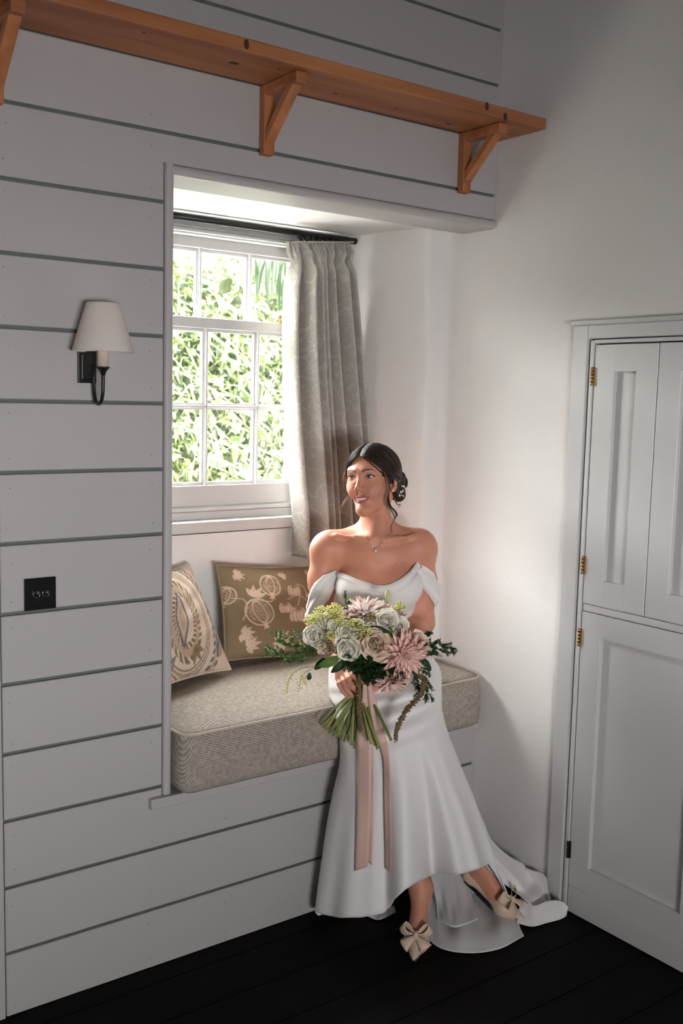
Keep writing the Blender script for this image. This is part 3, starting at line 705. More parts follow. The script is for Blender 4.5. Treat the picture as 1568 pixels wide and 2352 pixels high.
# olive cushion with pale pomegranates
OL = (0.235, 0.175, 0.105); PK = (0.62, 0.49, 0.38)
c = Canvas(300, OL); c.put(np.clip(.5 + .5 * np.sin(c.u * 500) * np.sin(c.v * 500), 0, 1), tuple(x * .85 for x in OL), .35)
def pome(cx, cy, r, ang, open_=True):
    x, y = c.loc(cx, cy, ang); d = c.ell(cx, cy, r * .86, r, ang)
    c.put(c.soft(np.abs(d) - .006), PK)
    for k in (-.62, .62):
        dd = c.ell(cx, cy, r * abs(k) * .55, r * .86, ang); c.put(c.soft(np.abs(dd) - .004), PK, .9)
    seed = (np.sin(x * 230 / 1.0) * np.sin(y * 230)) > .25
    inside = (c.ell(cx, cy, r * .70, r * .82, ang) < 0) & (np.abs(c.ell(cx, cy, r * .34, r * .86, ang)) > .010)
    c.put((seed & inside).astype(float), PK, .9)
    tx, ty = cx - math.sin(ang) * r * -1, cy + math.cos(ang) * r
    for a in (-.5, 0, .5): c.put(c.soft(c.leaf(cx - math.sin(ang) * r, cy + math.cos(ang) * r, .055, .010, math.pi / 2 + ang + a)), PK)
def pumpkin(cx, cy, r):
    for k, w in ((-.75, .42), (.75, .42), (-.30, .42), (.30, .42)):
        d = c.ell(cx + k * r * .75, cy + r * .1, r * w, r * .85, -k * .2); c.put(c.soft(d), PK, .95); c.put(c.soft(np.abs(d) - .0025, .003), OL, .9)
    for a in (-1, -.4, .2, .8): c.put(c.soft(c.leaf(cx, cy - r * .7, r * .7, .010, math.pi / 2 + a)), OL, .8)
def spray(cx, cy, ang, k=5, L=.10, fill=True):
    for i in range(k):
        a = ang + (i - (k - 1) / 2) * .55; d = c.leaf(cx, cy, L * (1 - .1 * abs(i - (k - 1) / 2)), L * .16, a); c.put(c.soft(d), PK, .95); c.put(c.soft(c.seg([(cx, cy), (cx + L * .8 * math.cos(a), cy + L * .8 * math.sin(a))], .002)), OL, .7)
pome(.42, .22, .115, .05); pome(.28, .52, .145, -.35); pome(.02, .33, .09, .3)
pumpkin(.66, .27, .075); pumpkin(.68, .54, .10); pumpkin(.54, .47, .075); pumpkin(.95, .10, .05); pumpkin(.88, .06, .05)
c.put(c.soft(c.curve([(.42, .335), (.40, .40), (.31, .40)], .004)), PK); c.put(c.soft(c.curve([(.13, .60), (.17, .48), (.15, .38), (.06, .36)], .004)), PK); c.put(c.soft(c.curve([(.17, .42), (.22, .38), (.30, .40)], .004)), PK)
c.put(c.soft(c.curve([(.58, .38), (.66, .34), (.74, .34), (.84, .44), (.90, .46)], .004)), PK); c.put(c.soft(c.curve([(.72, .34), (.70, .40), (.68, .45)], .004)), PK); c.put(c.soft(c.curve([(.70, .20), (.78, .24), (.80, .32)], .004)), PK)
spray(.24, .36, -1.2, 4, .15); spray(.12, .10, .3, 6, .10); spray(.56, .12, -.8, 6, .075); spray(.80, .36, -.9, 3, .08); spray(.84, .45, .9, 3, .08); spray(.86, .20, .9, 5, .10); spray(.95, .35, 1.2, 4, .09); spray(.50, .84, -1.3, 6, .14); spray(.50, .84, 1.7, 5, .13); spray(.74, .90, -1.1, 5, .12); spray(.12, .74, .2, 6, .13); spray(.17, .88, -.3, 5, .14); spray(.93, .62, -1.9, 6, .09); spray(.95, .85, 2.4, 5, .12)
PY = YW - .105
pillow('scatter_cushion', [at(497, 1297, Y=PY + .03), at(728, 1302, Y=PY + .03), at(742, 1508, Y=PY - .06), at(516, 1517, Y=PY - .06)], .062, c, (0.23, 0.17, 0.10), (0.27, 0.205, 0.13), 'olive-brown cushion printed with pale pomegranates beside the bride')
# cream cushion with brown and blue ornament
CR = (0.60, 0.49, 0.405); BR_ = (0.215, 0.150, 0.085); BL_ = (0.13, 0.125, 0.15); TN = (0.42, 0.31, 0.22)
c = Canvas(300, CR)
def band(rx, ry, w, col, cx=.40, cy=.52, ang=.12, dash=0):
    d = c.ell(cx, cy, rx, ry, ang); m = c.soft(np.abs(d) - w)
    if dash:
        x, y = c.loc(cx, cy, ang); th = np.arctan2(y, x); m = m * (np.sin(th * dash + 6 * d / w) > -.45)
    c.put(m, col)
band(.185, .30, .055, BR_, dash=26); band(.185, .30, .020, TN); band(.36, .47, .020, BR_, dash=70); band(.36, .47, .030, BR_); band(.36, .47, .020, CR); band(.36, .47, .010, BR_, dash=60)
band(.50, .60, .045, BL_, dash=40); band(.50, .60, .015, TN)
x, y = c.loc(.36, .52, .15)
for sc, col in ((1.0, BL_), (.80, TN), (.58, CR), (.5, TN)):
    w = .085 * sc * np.sin(np.pi * np.clip((y + .30 * sc) / (.58 * sc), 0, 1)) ** 1.3; c.put(c.soft(np.where(np.abs(y + .01) < .29 * sc, np.abs(x) - w, 9.0)), col)
x2_ = (np.sin(c.u * 120 + c.v * 60) * np.sin(c.v * 130 - c.u * 30)) > .80; c.put(x2_.astype(float), CR, .6)
for a_ in (-.9, -.3, .4): c.put(c.soft(c.leaf(.46, .78, .16, .03, a_ + 1.2)), BR_, .9)
for (cx_, cy_, a_) in ((.05, .95, -.7), (.12, .10, .6), (.82, .90, -1.0), (.92, .35, 1.3)): c.put(c.soft(c.leaf(cx_, cy_, .22, .05, a_)), BL_, .85); c.put(c.soft(c.leaf(cx_ + .02, cy_, .16, .02, a_)), TN, .9)
tl = at(300, 1330, Y=YW - .10); tl[0] = 1.335; tr = at(433, 1300, Y=YW - .06); brr = at(529, 1541, Y=YW - .22); bll = at(358, 1586, Y=YW - .30)
tl[0] = max(tl[0], 1.34); bll[0] = max(bll[0], 1.27)
for q_ in (tl, tr, brr, bll): q_[2] += .006
pillow('scatter_cushion', [tl + np.array((0, 0, .0)), tr, brr, bll], .070, c, CR, (0.52, 0.42, 0.34), 'cream cushion with brown and blue ornament against the left of the niche')

# ------------------------------------------------------------------ curtains and rail
CURT = mat('curtain_cloth', (0.46, 0.435, 0.40), .85, spec=.1); mix_translucent(CURT, (.5, .47, .42), .12)
def curtain_pattern(m):
    N = m.node_tree.nodes; L = m.node_tree.links; b = N['Principled BSDF']; tc = N.new('ShaderNodeTexCoord')
    nz = N.new('ShaderNodeTexNoise'); nz.inputs['Scale'].default_value = 9; L.new(tc.outputs['UV'], nz.inputs['Vector'])
    va = N.new('ShaderNodeMix'); va.data_type = 'RGBA'; va.blend_type = 'ADD'; va.inputs['Factor'].default_value = .16; L.new(tc.outputs['UV'], va.inputs['A']); L.new(nz.outputs['Color'], va.inputs['B'])
    vo = N.new('ShaderNodeTexVoronoi'); vo.feature = 'DISTANCE_TO_EDGE'; vo.inputs['Scale'].default_value = 32; L.new(va.outputs['Result'], vo.inputs['Vector'])
    wv = N.new('ShaderNodeTexWave'); wv.wave_type = 'RINGS'; wv.inputs['Scale'].default_value = 4; wv.inputs['Distortion'].default_value = 14; wv.inputs['Detail'].default_value = 2; wv.inputs['Detail Scale'].default_value = 3; L.new(tc.outputs['UV'], wv.inputs['Vector'])
    r1 = N.new('ShaderNodeMapRange'); r1.inputs['From Min'].default_value = .02; r1.inputs['From Max'].default_value = .05; r1.inputs['To Min'].default_value = 1; r1.inputs['To Max'].default_value = 0; L.new(vo.outputs['Distance'], r1.inputs['Value'])
    r2 = N.new('ShaderNodeMapRange'); r2.inputs['From Min'].default_value = .90; r2.inputs['From Max'].default_value = .97; L.new(wv.outputs['Fac'], r2.inputs['Value'])
    n2 = N.new('ShaderNodeTexNoise'); n2.inputs['Scale'].default_value = 6; L.new(tc.outputs['UV'], n2.inputs['Vector'])
    r3 = N.new('ShaderNodeMapRange'); r3.inputs['From Min'].default_value = .45; r3.inputs['From Max'].default_value = .55; L.new(n2.outputs['Fac'], r3.inputs['Value'])
    mu = N.new('ShaderNodeMath'); mu.operation = 'MULTIPLY'; L.new(r1.outputs[0], mu.inputs[0]); L.new(r3.outputs[0], mu.inputs[1])
    mm = N.new('ShaderNodeMath'); mm.operation = 'MAXIMUM'; L.new(mu.outputs[0], mm.inputs[0]); L.new(r2.outputs[0], mm.inputs[1])
    sc_ = N.new('ShaderNodeMath'); sc_.operation = 'MULTIPLY'; sc_.inputs[1].default_value = .55; L.new(mm.outputs[0], sc_.inputs[0])
    mx = N.new('ShaderNodeMix'); mx.data_type = 'RGBA'; mx.inputs['A'].default_value = (0.44, 0.42, 0.385, 1); mx.inputs['B'].default_value = (0.66, 0.63, 0.585, 1)
    L.new(sc_.outputs[0], mx.inputs['Factor']); L.new(mx.outputs['Result'], b.inputs['Base Color'])
curtain_pattern(CURT)
def set_uv(o, uv, f):
    l = o.data.uv_layers.new(name='UVMap'); idx = np.zeros(len(o.data.loops), 'i'); o.data.loops.foreach_get('vertex_index', idx)
    l.data.foreach_set('uv', np.asarray(uv, 'f')[idx].ravel())
def curtain(left, right, ytop, ybot, Y, folds, amp, seed, nu=220, nv=70):
    """left/right: lists of (px, py) down the edges; hung at depth Y with deep folds."""
    r = np.random.default_rng(seed); ph = np.cumsum(r.uniform(.75, 1.25, folds + 1)); ph = (ph - ph[0]) / (ph[-1] - ph[0])
    P = []; UV = []
    lx = np.array(left, float); rx = np.array(right, float); cs = r.uniform(.7, 1.2, folds)
    for j in range(nv):
        t = (j / (nv - 1)) ** 1.15; py = ytop + (ybot - ytop) * t
        xl_ = np.interp(py, lx[:, 1], lx[:, 0]); xr_ = np.interp(py, rx[:, 1], rx[:, 0]); row = []
        head = np.clip((py - ytop - 6) / 40, 0, 1); pinch = 1 - .55 * math.exp(-((py - ytop - 46) / 16) ** 2)
        for i in range(nu):
            u = i / (nu - 1); k = min(folds - 1, np.searchsorted(ph, u, 'right') - 1); w = (u - ph[k]) / (ph[k + 1] - ph[k])
            drift = .10 * math.sin(3.1 * t + k * 1.9)
            q = w + drift * math.sin(math.pi * w) 
            deep = (math.sin(math.pi * min(1, max(0, q))) ** .8)              # rounded front, sharp gap
            fine = .5 + .5 * math.sin(2 * math.pi * u * folds * 3.3 + 1.7 * k)
            y = Y + amp * pinch * (.5 - head * deep * cs[k] - (1 - head) * .35 * fine)
            p = at(xl_ + (xr_ - xl_) * u, py, Y=Y); row.append((p[0], y, p[2])); UV.append((u * 1.1, t * 1.15))
        P.append(row)
    o = grid('curtain_cloth', P, CURT, thick=.0016); set_uv(o, UV, None); return o
RAILZ = at(760, 545, Y=.47)[2]
cr = empty('curtain', at(740, 1280, Y=.47)); tag(cr, 'grey leaf-patterned curtain gathered at the right of the window', 'curtain')
main = curtain([(668, 555), (676, 605), (668, 660), (665, 760), (666, 860), (673, 1000), (681, 1110), (688, 1190), (687, 1280)], [(812, 548), (812, 580), (798, 612), (806, 680), (818, 800), (832, 960), (840, 1040), (850, 1280)], 553, 1280, .452, 7, .092, 5)
kids(cr, main, tube('heading_tape', [at(px, 556, Y=.455) for px in (670, 720, 770, 812)], .003, CURT, n=6))
rail = empty('curtain_rail', (1.8, .47, RAILZ)); tag(rail, 'black curtain rail above the sash window', 'curtain rail')
RZ_ = at(600, 524, Y=.515)[2]
bar_ = tube('rail_bar', [(XJ0 - .03, .515, RZ_), (1.8, .515, RZ_), (XJ1 + .004, .515, RZ_)], .0115, BLACK, n=12)
gl = [lathe('glider', [(0, -.010), (.008, -.010), (.010, 0), (.008, .010), (0, .010)], BLACK, None, (at(px, 549, Y=.49)[0], .500, RZ_ - .017), 10) for px in range(692, 800, 15)]
kids(rail, bar_, *gl)
cl_ = empty('curtain', at(392, 1310, Y=.40)); tag(cl_, 'sliver of grey patterned curtain at the left edge of the niche', 'curtain')
kids(cl_, curtain([(318, 553), (300, 900), (318, 1310)], [(386, 553), (384, 1000), (387, 1150), (394, 1215), (399, 1260), (397, 1310)], 553, 1310, .40, 4, .05, 9, 90, 40))
# ------------------------------------------------------------------ smooth implicit shapes -> one continuous mesh
def unit(v): v = np.asarray(v, float); return v / (np.linalg.norm(v) + 1e-12)
def sd_cap(P, a, b, ra, rb):
    ab = b - a; t = np.clip(((P - a) @ ab) / (ab @ ab + 1e-12), 0, 1)
    return np.sqrt((((P - a) - t[:, None] * ab) ** 2).sum(1)) - (ra + t * (rb - ra))
def sd_ell(P, c, A, r):
    q = (P - c) @ A.T; k0 = np.sqrt(((q / r) ** 2).sum(1)); k1 = np.sqrt(((q / (r * r)) ** 2).sum(1)) + 1e-9
    return k0 * (k0 - 1) / k1
class Sdf:
    """Ordered list of shapes joined ('+') or cut ('-') smoothly; far shapes are skipped by their bounds."""
    def __init__(s): s.p = []
    def add(s, op, k, fn, c, r): s.p.append((op, k, fn, np.asarray(c, float), r)); return s
    def cap(s, a, b, ra, rb=None, k=.02, op='+'):
        a = np.asarray(a, float); b = np.asarray(b, float); rb = ra if rb is None else rb
        return s.add(op, k, lambda P: sd_cap(P, a, b, ra, rb), (a + b) / 2, np.linalg.norm(b - a) / 2 + max(ra, rb))
    def chain(s, pts, rads, k=.006, op='+'):
        for i in range(len(pts) - 1): s.cap(pts[i], pts[i + 1], rads[i], rads[i + 1], k if i == 0 else min(k, .004), op)
        return s
    def ell(s, c, r, A=None, k=.02, op='+'):
        c = np.asarray(c, float); r = np.asarray(r, float) * np.ones(3); A = np.eye(3) if A is None else A
        return s.add(op, k, lambda P: sd_ell(P, c, A, r), c, r.max())
    def join(s, o): s.p += o.p; return s
    def __call__(s, P):
        P = np.asarray(P, float); n = len(P)
        if n > 4096:
            key = np.floor(P / .07).astype(np.int64); kk = (key[:, 0] * 73856093) ^ (key[:, 1] * 19349663) ^ (key[:, 2] * 83492791)
            o = np.argsort(kk, kind='stable'); out = np.empty(n); cuts = np.r_[0, np.flatnonzero(np.diff(kk[o])) + 1, n]
            for i in range(len(cuts) - 1): q = o[cuts[i]:cuts[i + 1]]; out[q] = s.ev(P[q])
            return out
        return s.ev(P)
    def ev(s, P):
        lo = P.min(0); hi = P.max(0); c = (lo + hi) / 2; R = np.linalg.norm(hi - lo) / 2; d = np.full(len(P), .35)
        for op, k, fn, pc, pr in s.p:
            if np.linalg.norm(pc - c) - R - pr > .06 + k: continue
            e = fn(P)
            if op == '+':
                h = np.maximum(k - np.abs(d - e), 0) / k; d = np.minimum(d, e) - h * h * k * .25
            else:
                e = -e; h = np.maximum(k - np.abs(d - e), 0) / k; d = np.maximum(d, e) + h * h * k * .25
        return d
def polygonize(fn, lo, hi, h, b=8, slack=1.5):
    lo = np.asarray(lo, float); hi = np.asarray(hi, float); nb = np.ceil((hi - lo) / (b * h)).astype(int)
    I = np.stack(np.meshgrid(*[np.arange(k) for k in nb], indexing='ij'), -1).reshape(-1, 3)
    d = fn(lo + (I + .5) * b * h); I = I[np.abs(d) < b * h * .866 * slack]; m = len(I)
    g = np.stack(np.meshgrid(*[np.arange(b + 1)] * 3, indexing='ij'), -1).reshape(-1, 3)
    val = np.empty((m, (b + 1) ** 3))
    for s0 in range(0, m, 400):
        q = I[s0:s0 + 400]; P = lo + (q[:, None, :] * b + g[None]) * h; val[s0:s0 + 400] = fn(P.reshape(-1, 3)).reshape(len(q), -1)
    val = val.reshape(m, b + 1, b + 1, b + 1); S = val < 0
    offs = np.array([(i, j, k) for i in (0, 1) for j in (0, 1) for k in (0, 1)])
    cnt = sum(S[:, i:i + b, j:j + b, k:k + b].astype(np.int8) for i, j, k in offs)
    act = np.argwhere((cnt > 0) & (cnt < 8)); bi = act[:, 0]; loc = act[:, 1:]
    cv = np.stack([val[bi, loc[:, 0] + i, loc[:, 1] + j, loc[:, 2] + k] for i, j, k in offs], 1)
    acc = np.zeros((len(act), 3)); num = np.zeros(len(act))
    for x in range(8):
        for y in range(x + 1, 8):
            if np.abs(offs[x] - offs[y]).sum() != 1: continue
            mk = (cv[:, x] < 0) != (cv[:, y] < 0); t = cv[mk, x] / (cv[mk, x] - cv[mk, y])
            acc[mk] += offs[x] + t[:, None] * (offs[y] - offs[x]); num[mk] += 1
    G = I[bi] * b + loc; V = lo + (G + acc / num[:, None]) * h
    N = nb * b + 2; kf = lambda q: ((q[..., 0] + 1) * N[1] + (q[..., 1] + 1)) * N[2] + q[..., 2] + 1
    key = kf(G); order = np.argsort(key); ks = key[order]; F = []
    E = np.eye(3, dtype=int)
    for a in range(3):
        u, w = E[(a + 1) % 3], E[(a + 2) % 3]; e = E[a]
        s0 = S[:, :b, :b, :b]; s1 = S[:, e[0]:b + e[0], e[1]:b + e[1], e[2]:b + e[2]]
        ed = np.argwhere(s0 != s1); gp = I[ed[:, 0]] * b + ed[:, 1:]; sg = s0[ed[:, 0], ed[:, 1], ed[:, 2], ed[:, 3]]
        quad = np.stack([gp, gp - u, gp - u - w, gp - w], 1); kq = kf(quad); pos = np.clip(np.searchsorted(ks, kq), 0, len(ks) - 1)
        ok = (ks[pos] == kq).all(1); q = order[pos[ok]]; sg = sg[ok]; q[~sg] = q[~sg][:, ::-1]; F.append(q)
    return V, np.concatenate(F)
def np_mesh(name, V, F, mat_=None, smooth=True):
    me = bpy.data.meshes.new(name); n = len(F); k = F.shape[1]
    me.vertices.add(len(V)); me.vertices.foreach_set('co', np.asarray(V, 'f').ravel()); me.loops.add(n * k); me.loops.foreach_set('vertex_index', np.asarray(F, 'i').ravel())
    me.polygons.add(n); me.polygons.foreach_set('loop_start', np.arange(0, n * k, k, dtype='i')); me.polygons.foreach_set('loop_total', np.full(n, k, 'i'))
    me.polygons.foreach_set('use_smooth', np.full(n, smooth)); me.update(calc_edges=True); me.validate()
    if mat_: me.materials.append(mat_)
    o = bpy.data.objects.new(name, me); COL.objects.link(o); return o
def march(fn, px, py, h0=2.2, h1=4.0):
    """First point of a shape seen at a photo pixel."""
    d = ray(px, py); d = d / np.linalg.norm(d); t = h0
    for _ in range(120):
        e = fn((CAM + d * t)[None])[0]
        if e < .0004: break
        t += max(min(e, .06), .0004)
        if t > h1: return None
    return CAM + d * t
# ------------------------------------------------------------------ the bride: body
H0 = 3.08
def B(px, py, off=0.0): return at(px, py, H=H0 + off)
ER, EF, EU = RH, -FH, np.array((0, 0, 1.0)); AX = np.stack([ER, EF, EU])     # across, towards the viewer, up
# head frame
yaw, pit, rol = math.radians(28), math.radians(5), math.radians(-5)
hf = math.cos(pit) * (math.cos(yaw) * EF - math.sin(yaw) * ER) + math.sin(pit) * EU; hx = unit(np.cross(EU, hf) * -1.0); hx = unit(hx if hx @ ER > 0 else -hx); hz = unit(np.cross(hx, hf)); hz = hz if hz[2] > 0 else -hz
hx, hz = math.cos(rol) * hx - math.sin(rol) * hz, math.sin(rol) * hx + math.cos(rol) * hz
HA = np.stack([hx, hf, hz]); HO = B(828, 1096, -.045) - hf * .080
def HL(x, y, z): return HO + x * hx + y * hf + z * hz
def to_head(P): return (P - HO) @ HA.T

torso = Sdf()
torso.ell(B(866, 1335, .03), (.122, .088, .165), AX, k=.02)
torso.cap(B(772, 1257, .02), B(958, 1256, .03), .036, .036, k=.05)
torso.ell(B(866, 1268, .010), (.105, .058, .042), AX, k=.05)
torso.cap(B(862, 1212, .050), B(772, 1247, .030), .030, .025, k=.045)
torso.cap(B(866, 1212, .050), B(955, 1247, .038), .030, .025, k=.045)
torso.ell(B(818, 1352, -.052), (.056, .050, .052), AX, k=.055)
torso.ell(B(924, 1350, -.046), (.056, .050, .052), AX, k=.055)
torso.ell(B(866, 1440, .030), (.102, .078, .12), AX, k=.06)
PEL = B(872, 1540, .085); PEL[2] = SEAT_TOP + .098
torso.ell(PEL, (.128, .105, .092), AX, k=.05)
# collar bones
torso.chain([B(852, 1240, -.042), B(815, 1234, -.034), B(775, 1232, -.012)], [.007, .0065, .006], k=.022)
torso.chain([B(880, 1240, -.042), B(918, 1236, -.032), B(952, 1233, -.006)], [.007, .0065, .006], k=.022)
torso.ell(B(866, 1244, -.058), (.009, .010, .010), AX, k=.018, op='-')
neck = Sdf()
neck.cap(B(862, 1232, .015), HL(0, -.030, -.080), .045, .041, k=.034)
neck.cap(B(856, 1240, -.028), HL(.046, -.012, -.062), .007, .010, k=.03)
neck.cap(B(872, 1240, -.028), HL(-.05, -.005, -.070), .007, .010, k=.03)
# arms
EL_, WL_ = B(738, 1428, -.015), B(783, 1528, -.205)
ER_, WR_ = B(969, 1430, .015), B(905, 1500, -.165)
armL = Sdf().ell(B(747, 1259, .012), (.042, .042, .046), AX, k=.05)
armL.cap(B(742, 1270, .012), B(738, 1330, .008), .0375, .0375, k=.03).cap(B(738, 1330, .008), EL_, .0375, .034, k=.03).cap(EL_, EL_ + (WL_ - EL_) * .3, .034, .034, k=.02).cap(EL_ + (WL_ - EL_) * .3, WL_, .034, .022, k=.02)
armR = Sdf().ell(B(966, 1256, .028), (.043, .042, .046), AX, k=.05)
armR.cap(B(970, 1270, .030), B(972, 1340, .035), .0385, .038, k=.03).cap(B(972, 1340, .035), ER_, .038, .0365, k=.03).cap(ER_, ER_ + (WR_ - ER_) * .3, .0365, .0355, k=.02).cap(ER_ + (WR_ - ER_) * .3, WR_, .0355, .023, k=.02)
hands = Sdf()
def finger(s, pts, r0=.0088, r1=.0070):
    n = len(pts); rr = np.linspace(r0, r1, n); s.chain(pts, rr, k=.007)
# hand in front, closed on the stems
FB = {'little': [(779, 1556, -.228), (779, 1571, -.252), (786, 1586, -.264), (797, 1598, -.262)],
      'ring': [(786, 1549, -.233), (788, 1566, -.264), (797, 1585, -.277), (809, 1599, -.272)],
      'middle': [(794, 1543, -.238), (799, 1560, -.276), (809, 1577, -.288), (821, 1589, -.280)],
      'index': [(802, 1538, -.240), (811, 1551, -.280), (823, 1563, -.289), (835, 1571, -.280)]}
for q, rr in zip(FB.values(), ((.0080, .0062), (.0088, .0068), (.0092, .0070), (.0090, .0070))): finger(hands, [B(*p) for p in q], *rr)
for q in FB.values(): hands.cap(WL_, B(*q[0]), .0175, .0105, k=.012)
hands.ell((WL_ + B(790, 1548, -.235)) / 2, (.016, .018, .030), AX, k=.014)
finger(hands, [B(788, 1534, -.205), B(806, 1546, -.200), B(822, 1556, -.206), B(836, 1566, -.216)], .0105, .0078)
# other hand, behind the flowers
for a, b_, c_, d_ in (((868, 1528, -.200), (852, 1543, -.215), (838, 1552, -.226), (828, 1556, -.236)), ((876, 1534, -.198), (860, 1553, -.212), (846, 1565, -.222), (834, 1569, -.232)), ((884, 1538, -.195), (868, 1562, -.206), (853, 1576, -.215), (840, 1580, -.224)), ((890, 1541, -.190), (877, 1566, -.198), (863, 1582, -.205), (851, 1588, -.212))):
    finger(hands, [B(*a), B(*b_), B(*c_), B(*d_)], .0088, .0068); hands.cap(WR_, B(*a), .017, .0105, k=.012)
finger(hands, [B(872, 1520, -.19), B(858, 1524, -.225), B(846, 1534, -.245), B(838, 1545, -.258)], .0105, .0078)
# legs
KL, KR = B(862, 1700, -.20), B(968, 1695, -.13)
T1 = at(949, 2206, Z=.014); FD1 = unit(-FH * .985 - RH * .17); HE1 = T1 - FD1 * .215 + np.array((0, 0, .062))
T2 = at(1206, 2112, Z=.016); FD2 = unit(RH * .76 - FH * .65); HE2 = T2 - FD2 * .195 + np.array((0, 0, .062))
AN1 = HE1 + np.array((0, 0, .062)) + FD1 * .035; AN2 = HE2 + np.array((0, 0, .058)) + FD2 * .035
legs = Sdf()
def leg(hip, kn, an, he, toe, fd):
    legs.cap(hip, kn, .082, .056, k=.05); cf = kn + (an - kn) * .35 - fd * .012; legs.cap(kn, cf, .052, .050, k=.03); legs.cap(cf, an, .050, .030, k=.03)
    ball = toe - fd * .075 + np.array((0, 0, .012)); legs.cap(an, he + np.array((0, 0, .022)), .028, .024, k=.02); legs.cap(he + np.array((0, 0, .024)), ball, .024, .021, k=.02); legs.cap(an, ball + np.array((0, 0, .010)), .026, .019, k=.03)
    sd = unit(np.cross(fd, EU)); legs.cap(ball - sd * .016, ball + sd * .016, .019, .017, k=.02); legs.cap(ball, toe - fd * .030, .020, .012, k=.02)
leg(PEL - ER * .065 + EU * .0, KL, AN1, HE1, T1, FD1); leg(PEL + ER * .060, KR, AN2, HE2, T2, FD2)

# head
def build_head():
    s = Sdf(); E = lambda x, y, z, r, k, op='+': s.ell(HL(x, y, z), r, HA, k, op)
    C = lambda a, b, ra, rb, k, op='+': s.cap(HL(*a), HL(*b), ra, rb, k, op)
    E(0, -.014, .018, (.0710, .090, .076), .02)
    E(0, .030, .016, (.060, .0535, .054), .028)
    E(0, .030, -.034, (.0515, .053, .064), .03)
    E(0, .064, -.100, (.0150, .0165, .0150), .028)
    for q in (-1, 1):
        C((q * .048, -.006, -.056), (q * .012, .060, -.101), .0085, .0085, .028)
        E(q * .037, .058, -.031, (.018, .016, .014), .025)
        E(q * .030, .070, -.046, (.011, .011, .011), .022)
        C((q * .012, .083, .019), (q * .040, .070, .021), .0065, .006, .018)
        E(q * .0292, .095, .000, (.0150, .016, .0098), .011, '-')
    # nose
    C((0, .083, .010), (0, .101, -.028), .0052, .0066, .010); E(0, .1035, -.0335, (.0078, .0080, .0070), .006)
    for q in (-1, 1): E(q * .0098, .0915, -.0375, (.0050, .0078, .0052), .009)
    for q in (-1, 1): E(q * .0060, .0975, -.0430, (.0030, .0040, .0020), .002, '-')
    C((0, .092, -.041), (0, .089, -.052), .0045, .0045, .008)
    # lids: shells round the eyeballs with an almond opening
    for q in (-1, 1):
        cx = q * .0292
        def lid(P, cx=cx, q=q):
            p = to_head(P) - np.array((cx, .0690, 0)); d = np.sqrt((p ** 2).sum(1)) - .0138
            xx = np.clip(p[:, 0] * q / .0142, -1, 1); top = .0047 * (1 - np.abs(xx) ** 2.2) + .0014 * xx; bot = -.0030 * (1 - np.abs(xx) ** 2.4) + .0010 * xx
            ap = np.maximum(p[:, 2] - top, bot - p[:, 2]); ap = np.maximum(ap, np.abs(p[:, 0]) - .0138); ap = np.maximum(ap, .003 - p[:, 1])
            return np.maximum(d, -ap)
        s.add('+', .0035, lid, HL(cx, .069, 0), .015)
    # mouth: opened smile with lips
    E(0, .088, -.0668, (.0195, .018, .0056), .003, '-')
    U = [(-.0265, .0690, -.0595), (-.0150, .0830, -.0602), (-.005, .0893, -.0596), (0, .0893, -.0608), (.005, .0893, -.0596), (.0150, .0830, -.0602), (.0265, .0690, -.0595)]
    Lw = [(-.0255, .0690, -.0605), (-.0150, .0795, -.0710), (-.005, .0850, -.0752), (0, .0856, -.0756), (.005, .0850, -.0752), (.0150, .0795, -.0710), (.0255, .0690, -.0605)]
    s.chain([HL(*p) for p in U], [.0014, .0024, .0028, .0026, .0028, .0024, .0014], k=.004)
    s.chain([HL(*p) for p in Lw], [.0014, .0028, .0035, .0036, .0035, .0028, .0014], k=.004)
    for q in (-1, 1):
        # ears
        a = math.radians(20) * q; EA = np.stack([hx * math.cos(a) - hf * math.sin(a), hx * math.sin(a) + hf * math.cos(a), hz])
        s.ell(HL(q * .0725, -.012, -.012), (.0065, .0165, .0285), EA, .006); s.ell(HL(q * .0775, -.008, -.010), (.004, .0085, .017), EA, .004, '-')
        s.ell(HL(q * .069, -.004, -.038), (.005, .0075, .008), HA, .006)
    return s
head = build_head()
skin = Sdf().join(torso).join(neck); skin_no_arm = Sdf().join(torso).join(neck)
skin.join(armL).join(armR).join(legs).join(head).join(hands)
person = empty('person', (1.9, .0, 0)); tag(person, 'seated bride in white off-shoulder gown holding flowers and looking to the window', 'person')
PP = []
SKIN = tint_mat('skin', .48, spec=.35, weave=900, bump=.08, bdist=.0003)
hiC = HL(0, 0, 0); kneck = B(864, 1205, 0)[2]
# fine mesh for the head, a broader one for the rest of the body, meeting under the jaw
def part_poly(lo, hi, h): return polygonize(skin, lo, hi, h)
ex = np.array((.20, .20, .20))
Vh, Fh = part_poly(hiC - ex, hiC + ex, .0016)
zc_ = lambda V: (V - HO) @ hz
kh = zc_(Vh)[Fh].mean(1) > -.133
Fh = Fh[kh]
pts_ = [B(705, 1230, .1), B(1010, 1230, .15), T1, T2, HE1, HE2, B(700, 1230, -.1), B(1010, 1600, .2), KL, KR]
lo = np.min(pts_, 0) - .06; hi = np.max(pts_, 0) + .06; hi[2] = HL(0, 0, -.10)[2] + .03; lo[2] = .004
Vb, Fb = part_poly(lo, hi, .0030)
inhead = (np.linalg.norm(Vb - HO, axis=1) < .19)
Fb = Fb[~((zc_(Vb)[Fb].mean(1) > -.127) & inhead[Fb].all(1))]
